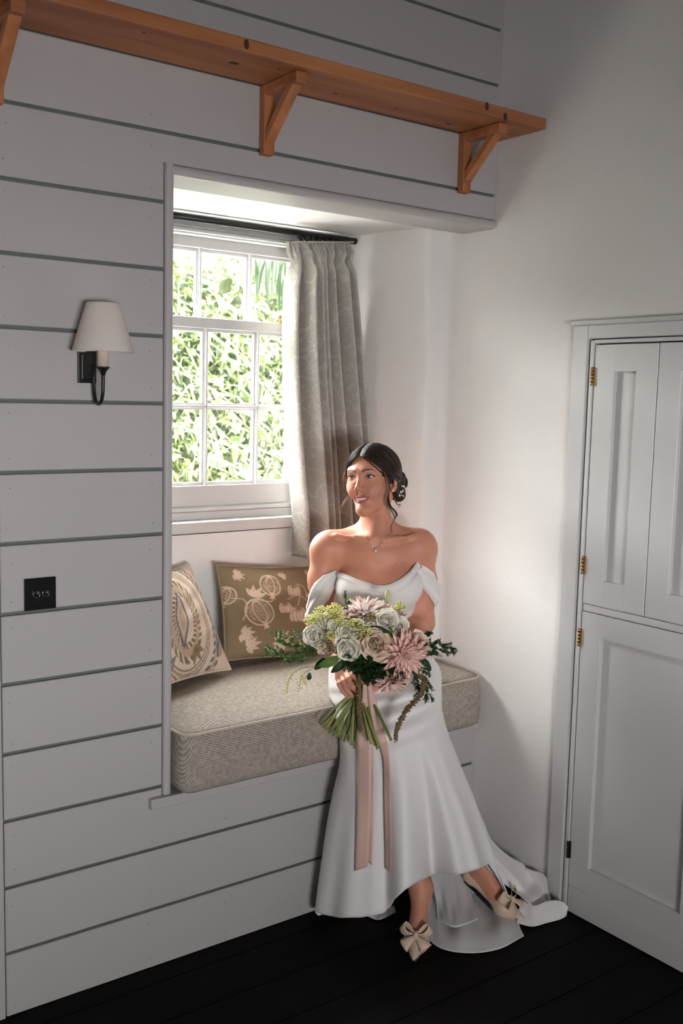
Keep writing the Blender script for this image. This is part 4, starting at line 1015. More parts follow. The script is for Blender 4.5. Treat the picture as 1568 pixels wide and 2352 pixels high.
# hand on the stems, fine
hc = B(800, 1562, -.245); hr = .058
Vk, Fk = part_poly(hc - hr, hc + hr, .0015)
Fk = Fk[(np.abs(Vk - hc).max(1) < hr - .003)[Fk].all(1)]
Fb = Fb[~(np.abs(Vb - hc).max(1) < hr - .006)[Fb].all(1)]
def compact(V, F): u, inv = np.unique(F, return_inverse=True); return V[u], inv.reshape(F.shape)
Vh, Fh = compact(Vh, Fh); Vb, Fb = compact(Vb, Fb); Vk, Fk = compact(Vk, Fk)
V = np.vstack([Vh, Vb, Vk]); F_ = np.vstack([Fh, Fb + len(Vh), Fk + len(Vh) + len(Vb)])
body = np_mesh('body', V, F_, SKIN)
SK = np.array((0.60, 0.262, 0.172))
col = np.ones_like(V) * SK
q = to_head(V); near = np.linalg.norm(q, axis=1) < .16
def blend(mask, c, k=1.0):
    global col
    m = np.clip(mask, 0, 1)[:, None] * k; col = col * (1 - m) + np.array(c) * m
ax_ = np.abs(q[:, 0])
# blush on the cheeks, warm nose, eye-shadow make-up on the lids
blend(np.exp(-(((ax_ - .042) / .020) ** 2 + ((q[:, 2] + .036) / .020) ** 2)) * (q[:, 1] > .02), (.60, .25, .19), .55)
blend(np.exp(-(((ax_ - .0292) / .016) ** 2 + ((q[:, 2] - .006) / .006) ** 2)) * (q[:, 1] > .05) * near, (.34, .19, .14), .6)
# brows
bx = np.clip((ax_ - .0115) / .036, 0, 1); bz = .0165 + .0075 * np.sin(bx * 2.0) - .006 * bx ** 3; bw = .0030 * (1 - .6 * bx)
blend(np.clip(1.6 - np.abs(q[:, 2] - bz) / bw, 0, 1) * (ax_ > .0105) * (ax_ < .049) * (q[:, 1] > .04) * near, (.055, .030, .020), .92)
# lash lines round the lids
for s_ in (-1, 1):
    p = q - np.array((s_ * .0292, .0690, 0)); xx = np.clip(p[:, 0] * s_ / .0142, -1.15, 1.2); xc = np.clip(xx, -1, 1)
    top = .0047 * (1 - np.abs(xc) ** 2.2) + .0014 * xc; bot = -.0030 * (1 - np.abs(xc) ** 2.4) + .0010 * xc
    ok = (np.abs(p[:, 0]) < .0165) & (p[:, 1] > .0) & (np.linalg.norm(p, axis=1) < .022)
    blend(np.clip(1.5 - np.abs(p[:, 2] - top - .0004) / .0017, 0, 1) * ok, (.015, .010, .009), .97)
    blend(np.clip(1.3 - np.abs(p[:, 2] - bot) / .0010, 0, 1) * ok * (xx > -.6), (.05, .03, .025), .75)
# lips and the inside of the mouth
lipz_u = -.0600; mx_ = np.clip(1 - (ax_ / .0275) ** 2, 0, 1)
inl = (ax_ < .0275) & (q[:, 2] < -.0572 + .0 * ax_) & (q[:, 2] > -.0605 - .0186 * mx_) & (q[:, 1] > .060 + .0 * ax_)
lipmask = inl & (q[:, 2] < -.0570 - .002 * (1 - mx_))
blend(lipmask.astype(float), (.43, .085, .08), .92)
blend(((q[:, 1] < .0795 - .012 * (ax_ / .0265) ** 2) & (ax_ < .0150) & (np.abs(q[:, 2] + .0660) < .0050) & (q[:, 1] > .06)).astype(float), (.10, .02, .02), .9)
# ears, fingers and knuckles a little redder
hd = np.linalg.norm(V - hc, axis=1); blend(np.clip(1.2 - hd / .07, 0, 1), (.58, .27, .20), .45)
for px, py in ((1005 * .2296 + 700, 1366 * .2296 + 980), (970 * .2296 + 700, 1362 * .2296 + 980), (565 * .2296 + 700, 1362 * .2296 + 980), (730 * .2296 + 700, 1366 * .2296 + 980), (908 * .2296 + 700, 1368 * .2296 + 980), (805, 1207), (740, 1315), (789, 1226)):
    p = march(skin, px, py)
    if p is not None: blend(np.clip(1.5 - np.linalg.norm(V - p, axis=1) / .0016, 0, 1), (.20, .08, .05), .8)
color_attr(body, col); PP.append(body)

# eyes
EYEW = mat('eye_white', (.72, .68, .66), .12); IRIS = mat('iris', (.065, .055, .045), .08); PUP = mat('pupil', (.004, .004, .004), .05)
LASH = mat('lashes', (.008, .006, .006), .6)
gaze = unit(hf * 1.0 - hx * .10 + hz * .10)
for s_ in (-1, 1):
    c_ = HL(s_ * .0292, .0690, 0); bm = bmesh.new(); bmesh.ops.create_uvsphere(bm, u_segments=24, v_segments=16, radius=.0124, matrix=Matrix.Translation(tuple(c_))); e = from_bm('eye', bm, EYEW, smooth=True)
    gu = unit(np.cross(gaze, hx)); gr = np.cross(gu, gaze)
    def disc(name, r, lift, m_):
        pts = [c_ + gaze * (.0124 + lift)] + [c_ + gaze * (math.sqrt(.0124 ** 2 - r * r) + lift) + r * (math.cos(a) * gr + math.sin(a) * gu) for a in np.linspace(0, 2 * math.pi, 20, endpoint=False)]
        return mesh(name, pts, [(0, 1 + i, 1 + (i + 1) % 20) for i in range(20)], m_, smooth=True)
    kids(e, disc('iris', .0060, .0003, IRIS), disc('pupil', .0026, .0005, PUP)); PP.append(e)
    # upper lashes: a fan of fine blades
    lv, lf = [], []
    for i in range(26):
        t = -0.95 + 1.95 * i / 25; z = .0047 * (1 - abs(t) ** 2.2) + .0014 * t; x = t * .0142 * s_; y = math.sqrt(max(1e-6, .0139 ** 2 - x * x - z * z))
        b_ = c_ + x * hx + y * hf + z * hz; tip = b_ + unit(hf * .7 + hz * .55 + hx * (s_ * .35 + t * s_ * .5)) * (.0045 + .003 * max(0, t)); k_ = len(lv)
        sd_ = hx * .0006; lv += [b_ - sd_, b_ + sd_, tip + hz * .0003]; lf.append((k_, k_ + 1, k_ + 2))
    PP.append(mesh('eyelashes', lv, lf, LASH))
# teeth: an upper row of separate teeth
TOOTH = mat('tooth_enamel', (.78, .74, .70), .2)
for i in range(-3, 4):
    x = i * .0050; w = .0046 if i else .0052; y = .0815 - .55 * x * x / .02; y = .0828 - 19 * x * x
    a = math.atan2(-38 * x, 1); m_ = Matrix([list(HA[0]) + [0], list(HA[1]) + [0], list(HA[2]) + [0], [0, 0, 0, 1]]).transposed().to_4x4(); m_.translation = Vector(tuple(HL(x, y, -.0658 + 6 * x * x)))
    m_ = m_ @ Matrix.Rotation(a, 4, 'Z'); bm = bmesh.new(); bm_box(bm, -w / 2, w / 2, -.0022, .0018, -.0050, .0042, .0014, 2, m_); PP.append(from_bm('tooth', bm, TOOTH, smooth=True))
# ------------------------------------------------------------------ hair, pinned up, with loose curls
HAIR = mat('dark_brown_hair', (0.020, 0.0115, 0.0085), .46, noise=.6, nscale=40, alt=(.030, .016, .011), spec=.28, bump=.5, bscale=22, bdist=.004, stretch=(6, 6, 1.2))
HAIR_L = mat('light_brown_hair', (0.17, 0.075, 0.034), .42, noise=.6, nscale=60, alt=(.30, .14, .06), spec=.4)
def hair_fn(P):
    q = to_head(P); c = np.array((0, -.012, .022)); r = np.array((.0790, .1040, .0850)); p = q - c
    k0 = np.sqrt(((p / r) ** 2).sum(1)); k1 = np.sqrt(((p / r ** 2) ** 2).sum(1)) + 1e-9; d = k0 * (k0 - 1) / k1
    # soft waves in the swept hair
    d = d + .0012 * np.sin(70 * (q[:, 2] + .6 * q[:, 1]) + 20 * q[:, 0])
    x, y, z = q.T; xs = np.where(x > 0, x / (np.where(z > -.01, .0480, .0480 + .07 * np.clip(-.01 - z, 0, .12)) - .32 * np.clip(z, 0, .06)), x / .0590)
    face = (np.sqrt(xs ** 2 + (np.where(z > -.03, (z + .03) / .075, (z + .03) / .2)) ** 2) - 1) * .055; face = np.maximum(face, .012 - y + .25 * np.abs(x) - .012)
    low = (-.020 + .55 * np.minimum(y + .02, 0)) - z; low = np.maximum(low, y - .055)      # below the ear line
    low2 = (-.045) - z
    for e in (face, ):
        h = np.maximum(.008 - np.abs(d + e), 0) / .008; d = np.maximum(d, -e) + h * h * .002
    d = np.maximum(d, -.9 * -low * 1.0) if False else np.maximum(d, low * .85)
    return d
lo_ = HO - .16; hi_ = HO + .16
Vq, Fq = polygonize(hair_fn, lo_, hi_, .0022); hr_ = np_mesh('hair', Vq, Fq, HAIR)
def on_cap(v, lift=0.0):
    c = np.array((0, -.012, .022)); r = np.array((.0790, .1040, .0850)) + lift; p = np.asarray(v, float) - c; return c + p / np.sqrt(((p / r) ** 2).sum())
BUN = np.array((.022, -.118, -.022))
strands_v, strands_f = [], []
def add_lock(store, pts, r, n=7, flat=.45, up=None):
    v, f = tube_geo(pts, r, n, True, flat, up); b = len(store[0]); store[0].extend(v); store[1].extend([tuple(i + b for i in q) for q in f])
ST = (strands_v, strands_f); rr = random.Random(3)
for side in (-1, 1):
    for i in range(0, 46):
        t = i / 45; st = np.array((-.004 + side * .002, .084 - .13 * t, .070 + .03 * t)); st = on_cap(st, .0)
        # down the side, then back to the bun
        mid = on_cap(np.array((side * (.063 + .004 * t), .046 - .100 * t + rr.uniform(-.004, .004), .060 - .048 * (1 - t) + rr.uniform(-.006, .006))), .001)
        m2 = on_cap(np.array((side * .070, -.018 - .06 * t, .004 - .012 * (1 - t) + .035 * t + rr.uniform(-.006, .006))), .002)
        m3 = on_cap(np.array((side * .045 + .01, -.09, -.020 + .05 * t + rr.uniform(-.008, .008))), .003)
        cv = smooth_curve([st, mid, m2, m3, BUN + np.array((0, .01, rr.uniform(-.02, .025)))], 22)
        cv = [on_cap(p, .0012 + rr.uniform(0, .0008)) if j < 17 else p for j, p in enumerate(cv)]
        ww = np.linspace(0, 1, 22); add_lock(ST, [HL(*p) for p in cv], .0042 * np.sin(np.pi * np.clip(.12 + .8 * ww, 0, 1)) ** .5, 6, .5)
kids(hr_, mesh('swept_locks', strands_v, strands_f, HAIR, smooth=True))
# the bun: coiled ropes of hair round a core
bs = Sdf().ell(HL(*BUN), (.030, .024, .036), HA, .01).ell(HL(BUN[0] + .012, BUN[1] - .002, BUN[2] - .030), (.022, .020, .022), HA, .02).ell(HL(BUN[0] + .01, BUN[1] - .005, BUN[2] + .028), (.024, .020, .020), HA, .02)
Vq, Fq = polygonize(bs, HL(*BUN) - .08, HL(*BUN) + .08, .0022); bun = np_mesh('bun', Vq, Fq, HAIR)
BS = ([], [])
for i in range(15):
    a0 = rr.uniform(0, 6.28); R1 = rr.uniform(.014, .036); ph = rr.uniform(-.6, .6); cc = BUN + np.array((rr.uniform(-.006, .012), rr.uniform(-.014, .004), rr.uniform(-.026, .022)))
    pts = []
    for t in np.linspace(0, 1, 26):
        a = a0 + 4.2 * t; R = R1 * (1 - .45 * t); pts.append(HL(*(cc + np.array((R * math.cos(a) * .85, -.010 - .012 * math.sin(a + ph), R * math.sin(a))))))
    add_lock(BS, pts, .0066 * np.sin(np.pi * np.clip(.1 + .85 * np.linspace(0, 1, 26), 0, 1)) ** .6, 7, .8)
kids(bun, mesh('coil', *BS, HAIR, smooth=True))
# loose curls
def curl(name, pxs, off0, off1, r, m_, n=5, jit=.0035, seed=0):
    S = ([], []); r_ = random.Random(seed); N = len(pxs)
    for k in range(n):
        dx = r_.uniform(-2.6, 2.6); pts = [B(px + dx * (.4 + .6 * math.sin(math.pi * i / (N - 1))) + r_.uniform(-.6, .6), py, off0 + (off1 - off0) * i / (N - 1) + r_.uniform(-jit, jit)) for i, (px, py) in enumerate(pxs)]
        cv = smooth_curve(pts, 30); add_lock(S, cv, np.linspace(r, r * .25, 30) * np.clip(np.linspace(.1, 5, 30), 0, 1) * r_.uniform(.7, 1.2), 5, .7)
    return mesh(name, *S, m_, smooth=True)
hofs = lambda P: float((P - CAM) @ FH - H0)
o_l = hofs(HL(-.062, .045, 0)); o_r = hofs(HL(.068, .030, -.01))
PP += [hr_, bun,
       curl('loose_curl', [(803, 1062), (795, 1082), (789, 1104), (793, 1121), (800, 1138), (793, 1151), (784, 1164), (787, 1177), (798, 1186)], o_l, o_l - .02, .0021, HAIR_L, 7, seed=1),
       curl('loose_curl', [(876, 1066), (884, 1090), (889, 1110), (891, 1128), (886, 1146), (889, 1160), (900, 1175), (906, 1188), (902, 1200), (897, 1212), (901, 1226)], o_r - .012, o_r - .03, .0022, HAIR_L, 6, seed=2),
       curl('loose_curl', [(880, 1068), (888, 1096), (893, 1118), (890, 1142), (895, 1162), (905, 1172), (911, 1182), (906, 1190)], o_r - .006, o_r - .01, .0026, HAIR, 7, seed=4),
       curl('loose_curl', [(900, 1135), (908, 1152), (914, 1160), (919, 1158), (916, 1166)], o_r + .03, o_r + .03, .0016, HAIR_L, 4, seed=5)]
PEARL = mat('pearl_white', (.85, .83, .80), .2, spec=.7); GOLD = mat('fine_gold', (.72, .50, .30), .28, 1.0); GEM = mat('clear_stone', (.9, .88, .86), .05, spec=1.0)
e_ = march(skin, 902, 1127)
if e_ is None: e_ = HL(.078, .0, -.038)
bm = bmesh.new(); bmesh.ops.create_icosphere(bm, subdivisions=2, radius=.0034, matrix=Matrix.Translation(tuple(e_ - unit(ray(902, 1127)) * .003))); PP.append(from_bm('earring', bm, PEARL, smooth=True))
# hair flowers
bm = bmesh.new(); c0_ = HL(BUN[0] + .022, BUN[1] + .01, BUN[2] - .008)
for k in range(16):
    p = B(922 + rr.uniform(-7, 5), 1128 + rr.uniform(-12, 14), hofs(c0_) - .020 + rr.uniform(-.006, .006)); bmesh.ops.create_icosphere(bm, subdivisions=1, radius=rr.uniform(.002, .0042), matrix=Matrix.Translation(tuple(p)))
PP.append(from_bm('hair_flowers', bm, PEARL, smooth=True))
# necklace lying on the skin
ch = []
for px, py in smooth_curve(np.array([(818, 1186, 0), (826, 1206, 0), (838, 1228, 0), (850, 1246, 0), (861, 1260, 0)]), 26)[:, :2]:
    p = march(skin, px, py); ch.append(p - unit(ray(px, py)) * .0012 if p is not None else None)
ch2 = []
for px, py in smooth_curve(np.array([(863, 1260, 0), (876, 1248, 0), (890, 1232, 0), (902, 1218, 0), (908, 1206, 0)]), 24)[:, :2]:
    p = march(skin, px, py); ch2.append(p - unit(ray(px, py)) * .0012 if p is not None else None)
nk = tube('necklace', [p for p in ch + ch2 if p is not None], .00075, GOLD, n=5)
p = march(skin, 862, 1265) - unit(ray(862, 1265)) * .004
bm = bmesh.new(); bmesh.ops.create_icosphere(bm, subdivisions=1, radius=.0042, matrix=Matrix.Translation(tuple(p))); gm = from_bm('pendant', bm, GEM)
ring_ = tube('pendant_loop', [p + np.array((0, 0, .0055)) + .0018 * (math.cos(a) * ER + math.sin(a) * EU) for a in np.linspace(0, 6.3, 12)], .0006, GOLD, n=5)
kids(nk, gm, ring_); PP.append(nk)
# ------------------------------------------------------------------ wedding gown
GOWN = mat('white_crepe', (0.86, 0.835, 0.83), .55, sheen=.15, bump=.10, bscale=900, bdist=.0003, spec=.3); mix_translucent(GOWN, (.75, .73, .72), .10)
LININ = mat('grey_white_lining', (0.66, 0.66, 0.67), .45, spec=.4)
def projv(P):
    d = P - CAM; w = d @ FWD; return 784 + F_PX * (d @ RIGHT) / w, 1176 - F_PX * (d @ UP) / w
MM = .00133
nkx = [700, 758, 770, 774, 803, 834, 864, 880, 895, 921, 941, 958, 966, 990, 1020]; nky = [1322, 1313, 1311, 1310, 1323, 1335, 1343, 1344, 1341, 1328, 1311, 1288, 1291, 1300, 1305]
def bodice_fn(P):
    px, py = projv(P); d = torso(P) - .0055
    # soft drape: a rolled fold under the neckline and slack pleats towards the waist
    ny = np.interp(px, nkx, nky); rel = py - ny
    d = d - .0040 * np.exp(-((rel - 9) / 7) ** 2) + .0025 * np.exp(-((rel - 20 - .05 * (px - 860)) / 4) ** 2)
    d = d + .0022 * np.sin((py + .25 * (px - 860)) / 5.5) * np.clip((py - 1395) / 40, 0, 1) + .0012 * np.sin((py - .18 * px) / 9.0) * np.clip((py - 1350) / 30, 0, 1)
    d = np.maximum(d, (ny - py) * MM * .8); return np.maximum(d, (py - 1512) * MM)
c_ = B(866, 1400, 0); V1, F1 = polygonize(bodice_fn, c_ - np.array((.26, .26, .24)), c_ + np.array((.26, .26, .24)), .0026)
gown = empty('wedding_gown', tuple(c_)); gown['label'] = 'white draped off-shoulder gown'
bod = np_mesh('bodice', V1, F1, GOWN)
def sleeve(arm, ux, uy, lx, ly, cpt, ph):
    arm_ = Sdf().join(arm)
    def fn(P):
        px, py = projv(P); up_ = np.interp(px, ux, uy); lo2 = np.interp(px, lx, ly); t = (py - up_) / np.maximum(lo2 - up_, 1)
        d = arm_(P) - .0085 - .0045 * np.sin(np.pi * np.clip(t, 0, 1)) + .0020 * np.sin(t * 14 + ph + px * .03)
        d = np.maximum(d, (up_ - py) * MM * .75); return np.maximum(d, (py - lo2) * MM * .75)
    v, f = polygonize(fn, cpt - .12, cpt + .12, .0024); return np_mesh('sleeve', v, f, GOWN)
sl = sleeve(armL, [690, 706, 710, 722, 742, 765, 775, 800], [1392, 1382, 1359, 1339, 1321, 1311, 1309, 1305], [690, 706, 720, 742, 755, 765, 775], [1436, 1430, 1418, 1392, 1377, 1356, 1345], B(738, 1370, 0), 0)
sr = sleeve(armR, [940, 965, 979, 997, 1002, 1012], [1290, 1295, 1303, 1316, 1331, 1345], [940, 966, 982, 995, 1000, 1006, 1012], [1330, 1348, 1364, 1385, 1393, 1396, 1396], B(975, 1345, .03), 2)
# skirt: rings measured at the outline, open folds towards the hem
RINGS = np.array([(788, 940, 1468, .020, .088), (770, 984, 1500, .020, .130), (757, 1010, 1535, -.010, .165), (755, 1013, 1580, -.075, .160), (763, 1015, 1632, -.125, .165), (777, 1030, 1685, -.150, .172),
                  (780, 1056, 1752, -.165, .175), (764, 1086, 1824, -.175, .178), (751, 1110, 1890, -.180, .182), (738, 1136, 1972, -.180, .190), (727, 1160, 2035, -.175, .200), (716, 1182, 2092, -.165, .21)])
def ring_at(s):
    i = min(int(s), len(RINGS) - 2); t = s - i; q0 = RINGS[max(i - 1, 0)]; q1 = RINGS[i]; q2 = RINGS[i + 1]; q3 = RINGS[min(i + 2, len(RINGS) - 1)]
    return .5 * (2 * q1 + (q2 - q0) * t + (2 * q0 - 5 * q1 + 4 * q2 - q3) * t * t + (3 * q1 - q0 - 3 * q2 + q3) * t ** 3)
def skirt_pt(th, s):
    l, r, py, oc, rd = ring_at(s); a = B(l, py, oc); b = B(r, py, oc); c = (a + b) / 2; hw = np.linalg.norm(b - a) / 2
    g = max(0, (s - 4.2) / 6.8); fd = (.040 * math.sin(5 * th + .7 + .12 * s) + .034 * math.sin(9 * th + 2.1 - .15 * s) + .016 * math.sin(15 * th + .2 * s)) * g
    fd *= .35 + .65 / (1 + math.exp(-(th - 1.35) / .12)) if th < math.pi else 1.0
    # knee ridge and the long valley beside it
    fd += .075 * g * math.exp(-((th - 1.75 + .03 * s) / .13) ** 2) - .085 * g * math.exp(-((th - 2.10 + .02 * s) / .12) ** 2) + .070 * g * math.exp(-((th - 2.42) / .10) ** 2) - .06 * g * math.exp(-((th - 1.28) / .10) ** 2)
    lap = max(0, 1 - abs(s - 3.2) / 2.2); fd += lap * .010 * math.sin(3.0 * s * 3 + 5 * th)
    sn = math.sin(th) - (.55 * g * math.exp(-((th - 2.72) / .36) ** 2) if th < math.pi + .3 else 0)
    k = 1 + fd / .19; p = c - ER * hw * math.cos(th) * (1 + .35 * fd / .19 * abs(math.sin(th))) + EF * rd * sn * k
    p = p.copy(); p[2] = max(p[2] if s < 10.9 else p[2], .006)
    return p
HEM = ([700, 716, 740, 780, 830, 880, 898, 905, 930, 960, 1000, 1050, 1090, 1122, 1140, 1160, 1185, 1230], [2088, 2092, 2100, 2108, 2107, 2098, 2080, 2066, 2044, 2024, 2007, 2009, 1999, 1985, 2012, 2050, 2090, 2094])
NT, NS = 260, 120; P = np.zeros((NS, NT, 3))
for j in range(NT):
    th = 2 * math.pi * j / NT; smax = 11.0
    if math.sin(th) > 0.02:
        lo1, hi1 = 6.0, 11.0
        for _ in range(26):
            md = (lo1 + hi1) / 2; x_, y_ = proj(skirt_pt(th, md))
            if y_ < np.interp(x_, *HEM): lo1 = md
            else: hi1 = md
        smax = lo1
    for i in range(NS): P[i, j] = skirt_pt(th, smax * i / (NS - 1))
P[..., 2] = np.maximum(P[..., 2], .005)
P[..., 1] = np.minimum(P[..., 1], .30); low_ = P[..., 2] < SEATZ
P[..., 1] = np.where(P[..., 2] < SEAT_TOP - .01, np.minimum(P[..., 1], -.072 - .0 * P[..., 2]), P[..., 1])     # hangs in front of the seat
P[..., 1] = np.where((P[..., 2] < SEATZ - .05), np.minimum(P[..., 1], np.maximum(-.075, -.026)), P[..., 1])
sk = grid('skirt', P, GOWN, None, True, thick=.0022)
kids(gown, bod, sl, sr, sk)
# train: cloth trailing to the right along the wall and folded over on the floor
def patch(name, rows, mat_, nu=40, nv=24, thick=.002, rip=.0, seed=0):
    rows = [smooth_curve(np.array(r), nu) for r in rows]; cols = [smooth_curve(np.array([r[i] for r in rows]), nv) for i in range(nu)]
    G_ = np.array(cols).transpose(1, 0, 2)
    if rip:
        u = np.linspace(0, 1, nu)[None]; v_ = np.linspace(0, 1, nv)[:, None]
        G_[..., 2] += rip * (np.sin(u * 17 + 3 * v_ + seed) + .6 * np.sin(u * 31 - 5 * v_ + seed)) * np.sin(np.pi * np.clip(v_, .05, 1))
    G_[..., 2] = np.maximum(G_[..., 2], .004); G_[..., 0] = np.minimum(G_[..., 0], XR - .030)
    return grid(name, G_, mat_, None, thick=thick)
A_ = lambda px, py, z: at(px, py, Z=z)
t1 = patch('train', [[B(1085, 1830, -.12), B(1109, 1884, -.11), B(1128, 1926, -.08), B(1160, 1960, -.03), B(1210, 1986, .03), A_(1248, 2002, .095), A_(1262, 2012, .09)],
                     [B(1078, 1860, -.15), B(1105, 1920, -.15), B(1135, 1970, -.12), B(1175, 2008, -.07), B(1220, 2030, -.02), A_(1252, 2040, .05), A_(1264, 2045, .05)],
                     [B(1082, 1900, -.15), B(1112, 1965, -.13), B(1150, 2012, -.09), B(1190, 2042, -.06), A_(1225, 2062, .045), A_(1256, 2078, .018), A_(1266, 2082, .02)],
                     [B(1095, 1950, -.15), B(1122, 1998, -.13), B(1160, 2032, -.09), A_(1200, 2062, .075), A_(1234, 2094, .014), A_(1258, 2106, .006), A_(1272, 2100, .006)]], GOWN, 50, 34, rip=.006)
t2 = patch('train_fold', [[A_(1195, 2062, .05), A_(1225, 2080, .045), A_(1262, 2068, .055), A_(1290, 2071, .05), A_(1305, 2084, .035)],
                          [A_(1190, 2095, .03), A_(1222, 2108, .02), A_(1255, 2098, .03), A_(1288, 2090, .03), A_(1302, 2094, .022)],
                          [A_(1185, 2120, .008), A_(1222, 2128, .006), A_(1255, 2120, .006), A_(1285, 2112, .006), A_(1300, 2104, .008)]], GOWN, 40, 20, rip=.003, seed=2)
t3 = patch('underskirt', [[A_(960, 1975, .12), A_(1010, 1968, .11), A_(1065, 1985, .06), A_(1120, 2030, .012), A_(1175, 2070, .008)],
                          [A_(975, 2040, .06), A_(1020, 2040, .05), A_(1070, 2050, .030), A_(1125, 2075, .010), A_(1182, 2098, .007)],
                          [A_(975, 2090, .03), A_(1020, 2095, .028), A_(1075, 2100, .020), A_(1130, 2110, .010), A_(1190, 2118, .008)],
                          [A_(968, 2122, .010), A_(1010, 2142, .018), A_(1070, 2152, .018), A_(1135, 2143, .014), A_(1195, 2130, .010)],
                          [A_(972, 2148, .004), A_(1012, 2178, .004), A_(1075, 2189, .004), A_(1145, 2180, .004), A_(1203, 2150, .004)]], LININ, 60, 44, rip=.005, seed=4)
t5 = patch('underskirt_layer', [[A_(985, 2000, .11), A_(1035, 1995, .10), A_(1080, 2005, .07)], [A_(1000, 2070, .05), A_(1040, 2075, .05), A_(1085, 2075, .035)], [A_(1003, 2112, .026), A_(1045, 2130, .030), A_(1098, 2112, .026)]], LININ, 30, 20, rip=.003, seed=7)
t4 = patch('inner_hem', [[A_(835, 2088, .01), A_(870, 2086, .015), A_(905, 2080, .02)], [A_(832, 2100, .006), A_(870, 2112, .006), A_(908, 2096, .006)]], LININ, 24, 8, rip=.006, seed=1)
kids(gown, t1, t2, t3, t4, t5); PP.append(gown)

# ------------------------------------------------------------------ shoes with bows
SHOE = mat('cream_satin', (0.66, 0.50, 0.38), .45, bump=.08, bscale=600, bdist=.0003, sheen=.1)
SOLE = mat('dark_sole', (.02, .018, .017), .5)
def shoe(toe, he, fd, an, label, bow_up):
    sd = unit(np.cross(fd, EU)); ball = toe - fd * .075 + EU * .010
    s = Sdf().cap(he + EU * .020, ball + EU * .004, .0265, .0235, k=.02).cap(he + EU * .012, he + EU * .035, .026, .026, k=.02)
    s.cap(ball - sd * .014 + EU * .004, ball + sd * .014 + EU * .004, .022, .022, k=.03).cap(ball, toe - fd * .006 + EU * .002, .022, .005, k=.02).cap(ball + EU * .004, toe - fd * .03 + EU * .004, .018, .008, k=.02)
    L = .215
    def fn(P):
        t = ((P - he) @ fd) / L; lat = np.abs((P - he) @ sd); topz = he[2] + .040 - (he[2] - .0) * np.clip(t, 0, 1) * .9 - .012 * np.clip(t / .6, 0, 1)
        d = s(P); vamp = np.clip((t - .62) / .05, 0, 1); cut = (P[:, 2] - topz) - vamp * .2
        bot = (he[2] * np.clip(1 - t / .62, 0, 1) ** .9 - .012) - P[:, 2]; bot = np.maximum(bot, .003 - P[:, 2])
        return np.maximum(np.maximum(d, cut), bot)
    c = (toe + he) / 2; v, f = polygonize(fn, c - .17, c + .17, .0018); r = empty('shoe', tuple(toe)); r['label'] = label
    up = np_mesh('upper', v, f, SHOE)
    sl_ = grid('sole', [[he - fd * .02 + sd * .018 * (-1) + EU * (-.008 if he[2] > .03 else 0), he - fd * .02 + sd * .018 - EU * .008], [ball - sd * .030 - EU * .016, ball + sd * .030 - EU * .016], [toe - fd * .012 - sd * .006 - EU * .009, toe - fd * .012 + sd * .006 - EU * .009]], SOLE, None, thick=.003)
    hl = tube('heel', [he - fd * .010 + EU * .002, he - fd * .012 - EU * .02, np.array([*(he - fd * .010)[:2], .002])], [.012, .006, .004], SOLE if False else SHOE, n=10)
    # bow: two loops, two tails, knot; lies on the vamp
    bc = toe - fd * .058 + EU * .040; n = unit(EU * .75 + fd * .55); u = unit(sd); w = np.cross(n, u); w = w if w @ fd > 0 else -w
    ps = []; vv = unit(-fd * .62 + EU * .80); nn = unit(np.cross(u, vv)); nn = nn if nn @ fd > 0 else -nn
    for q in (-1, 1):
        wdir = unit(nn * .70 + vv * .35 - u * q * .45); rows = []
        for a in np.linspace(0, 2 * math.pi, 26):              # rounded loop leaving and returning to the knot
            rr_ = .5 - .5 * math.cos(a); cpt = bc + nn * .010 + u * q * (.005 + .036 * rr_) + vv * (.004 + .017 * rr_ + .015 * math.sin(a) * rr_ ** .5)
            wd = .005 + .0095 * rr_; rows.append([cpt - wdir * wd, cpt - wdir * wd * .4, cpt + wdir * wd * .4, cpt + wdir * wd])
        ps.append(grid('bow_loop', rows, SHOE, None, thick=.0014))
        rows = []
        for t in np.linspace(0, 1, 9):
            dd = unit(u * q * .72 - vv * .70); sv = unit(np.cross(dd, nn)); cpt = bc + nn * (.012 + .004 * math.sin(3 * t)) + dd * (.002 + .046 * t); wd = .004 + .015 * t
            e1 = dd * (-.014 if t > .99 else 0); rows.append([cpt - sv * wd, cpt - sv * wd * .4 + nn * .002, cpt + sv * wd * .4 + nn * .002, cpt + sv * wd + e1])
        ps.append(grid('bow_tail', rows, SHOE, None, thick=.0014))
    ps.append(tube('bow_knot', [bc + nn * .008 - vv * .011, bc + nn * .017, bc + nn * .008 + vv * .011], [.006, .0080, .006], SHOE, n=10))
    kids(r, up, sl_, hl, *ps); PP.append(r)
shoe(T1, HE1, FD1, AN1, 'cream satin pointed shoe with bow, toe towards the viewer', 1)
shoe(T2, HE2, FD2, AN2, 'cream satin pointed shoe with bow, toe towards the door', 1)
# ------------------------------------------------------------------ bouquet
bq = empty('bouquet', tuple(B(822, 1575, -.245))); tag(bq, 'loose bouquet of pink dahlias, white roses and trailing greenery with blush ribbons', 'bouquet')
BQ = []; rb_ = random.Random(11)
def petal_mesh(name, L, W_, cup, tipc, point, n=7, m=5):
    """Petal along +Y, cupped up; tip curls by tipc; point 0 round .. 1 sharp."""
    rows = []
    for i in range(n):
        t = i / (n - 1); w = W_ * (math.sin(math.pi * (.10 + .86 * t)) ** (.55 if point < .5 else .9)) * (1 - point * t ** 3 * .75)
        if i == n - 1: w = W_ * (.35 if point < .5 else .04)
        y = L * t; z = tipc * L * t * t
        rows.append([(w * u, y - .12 * W_ * abs(u) * (1 - point), z + cup * W_ * u * u) for u in np.linspace(-1, 1, m)])
    v, f = grid_geo(np.array(rows)); me = bpy.data.meshes.new(name); me.from_pydata([tuple(p) for p in v], [], f); me.polygons.foreach_set('use_smooth', [True] * len(me.polygons)); return me
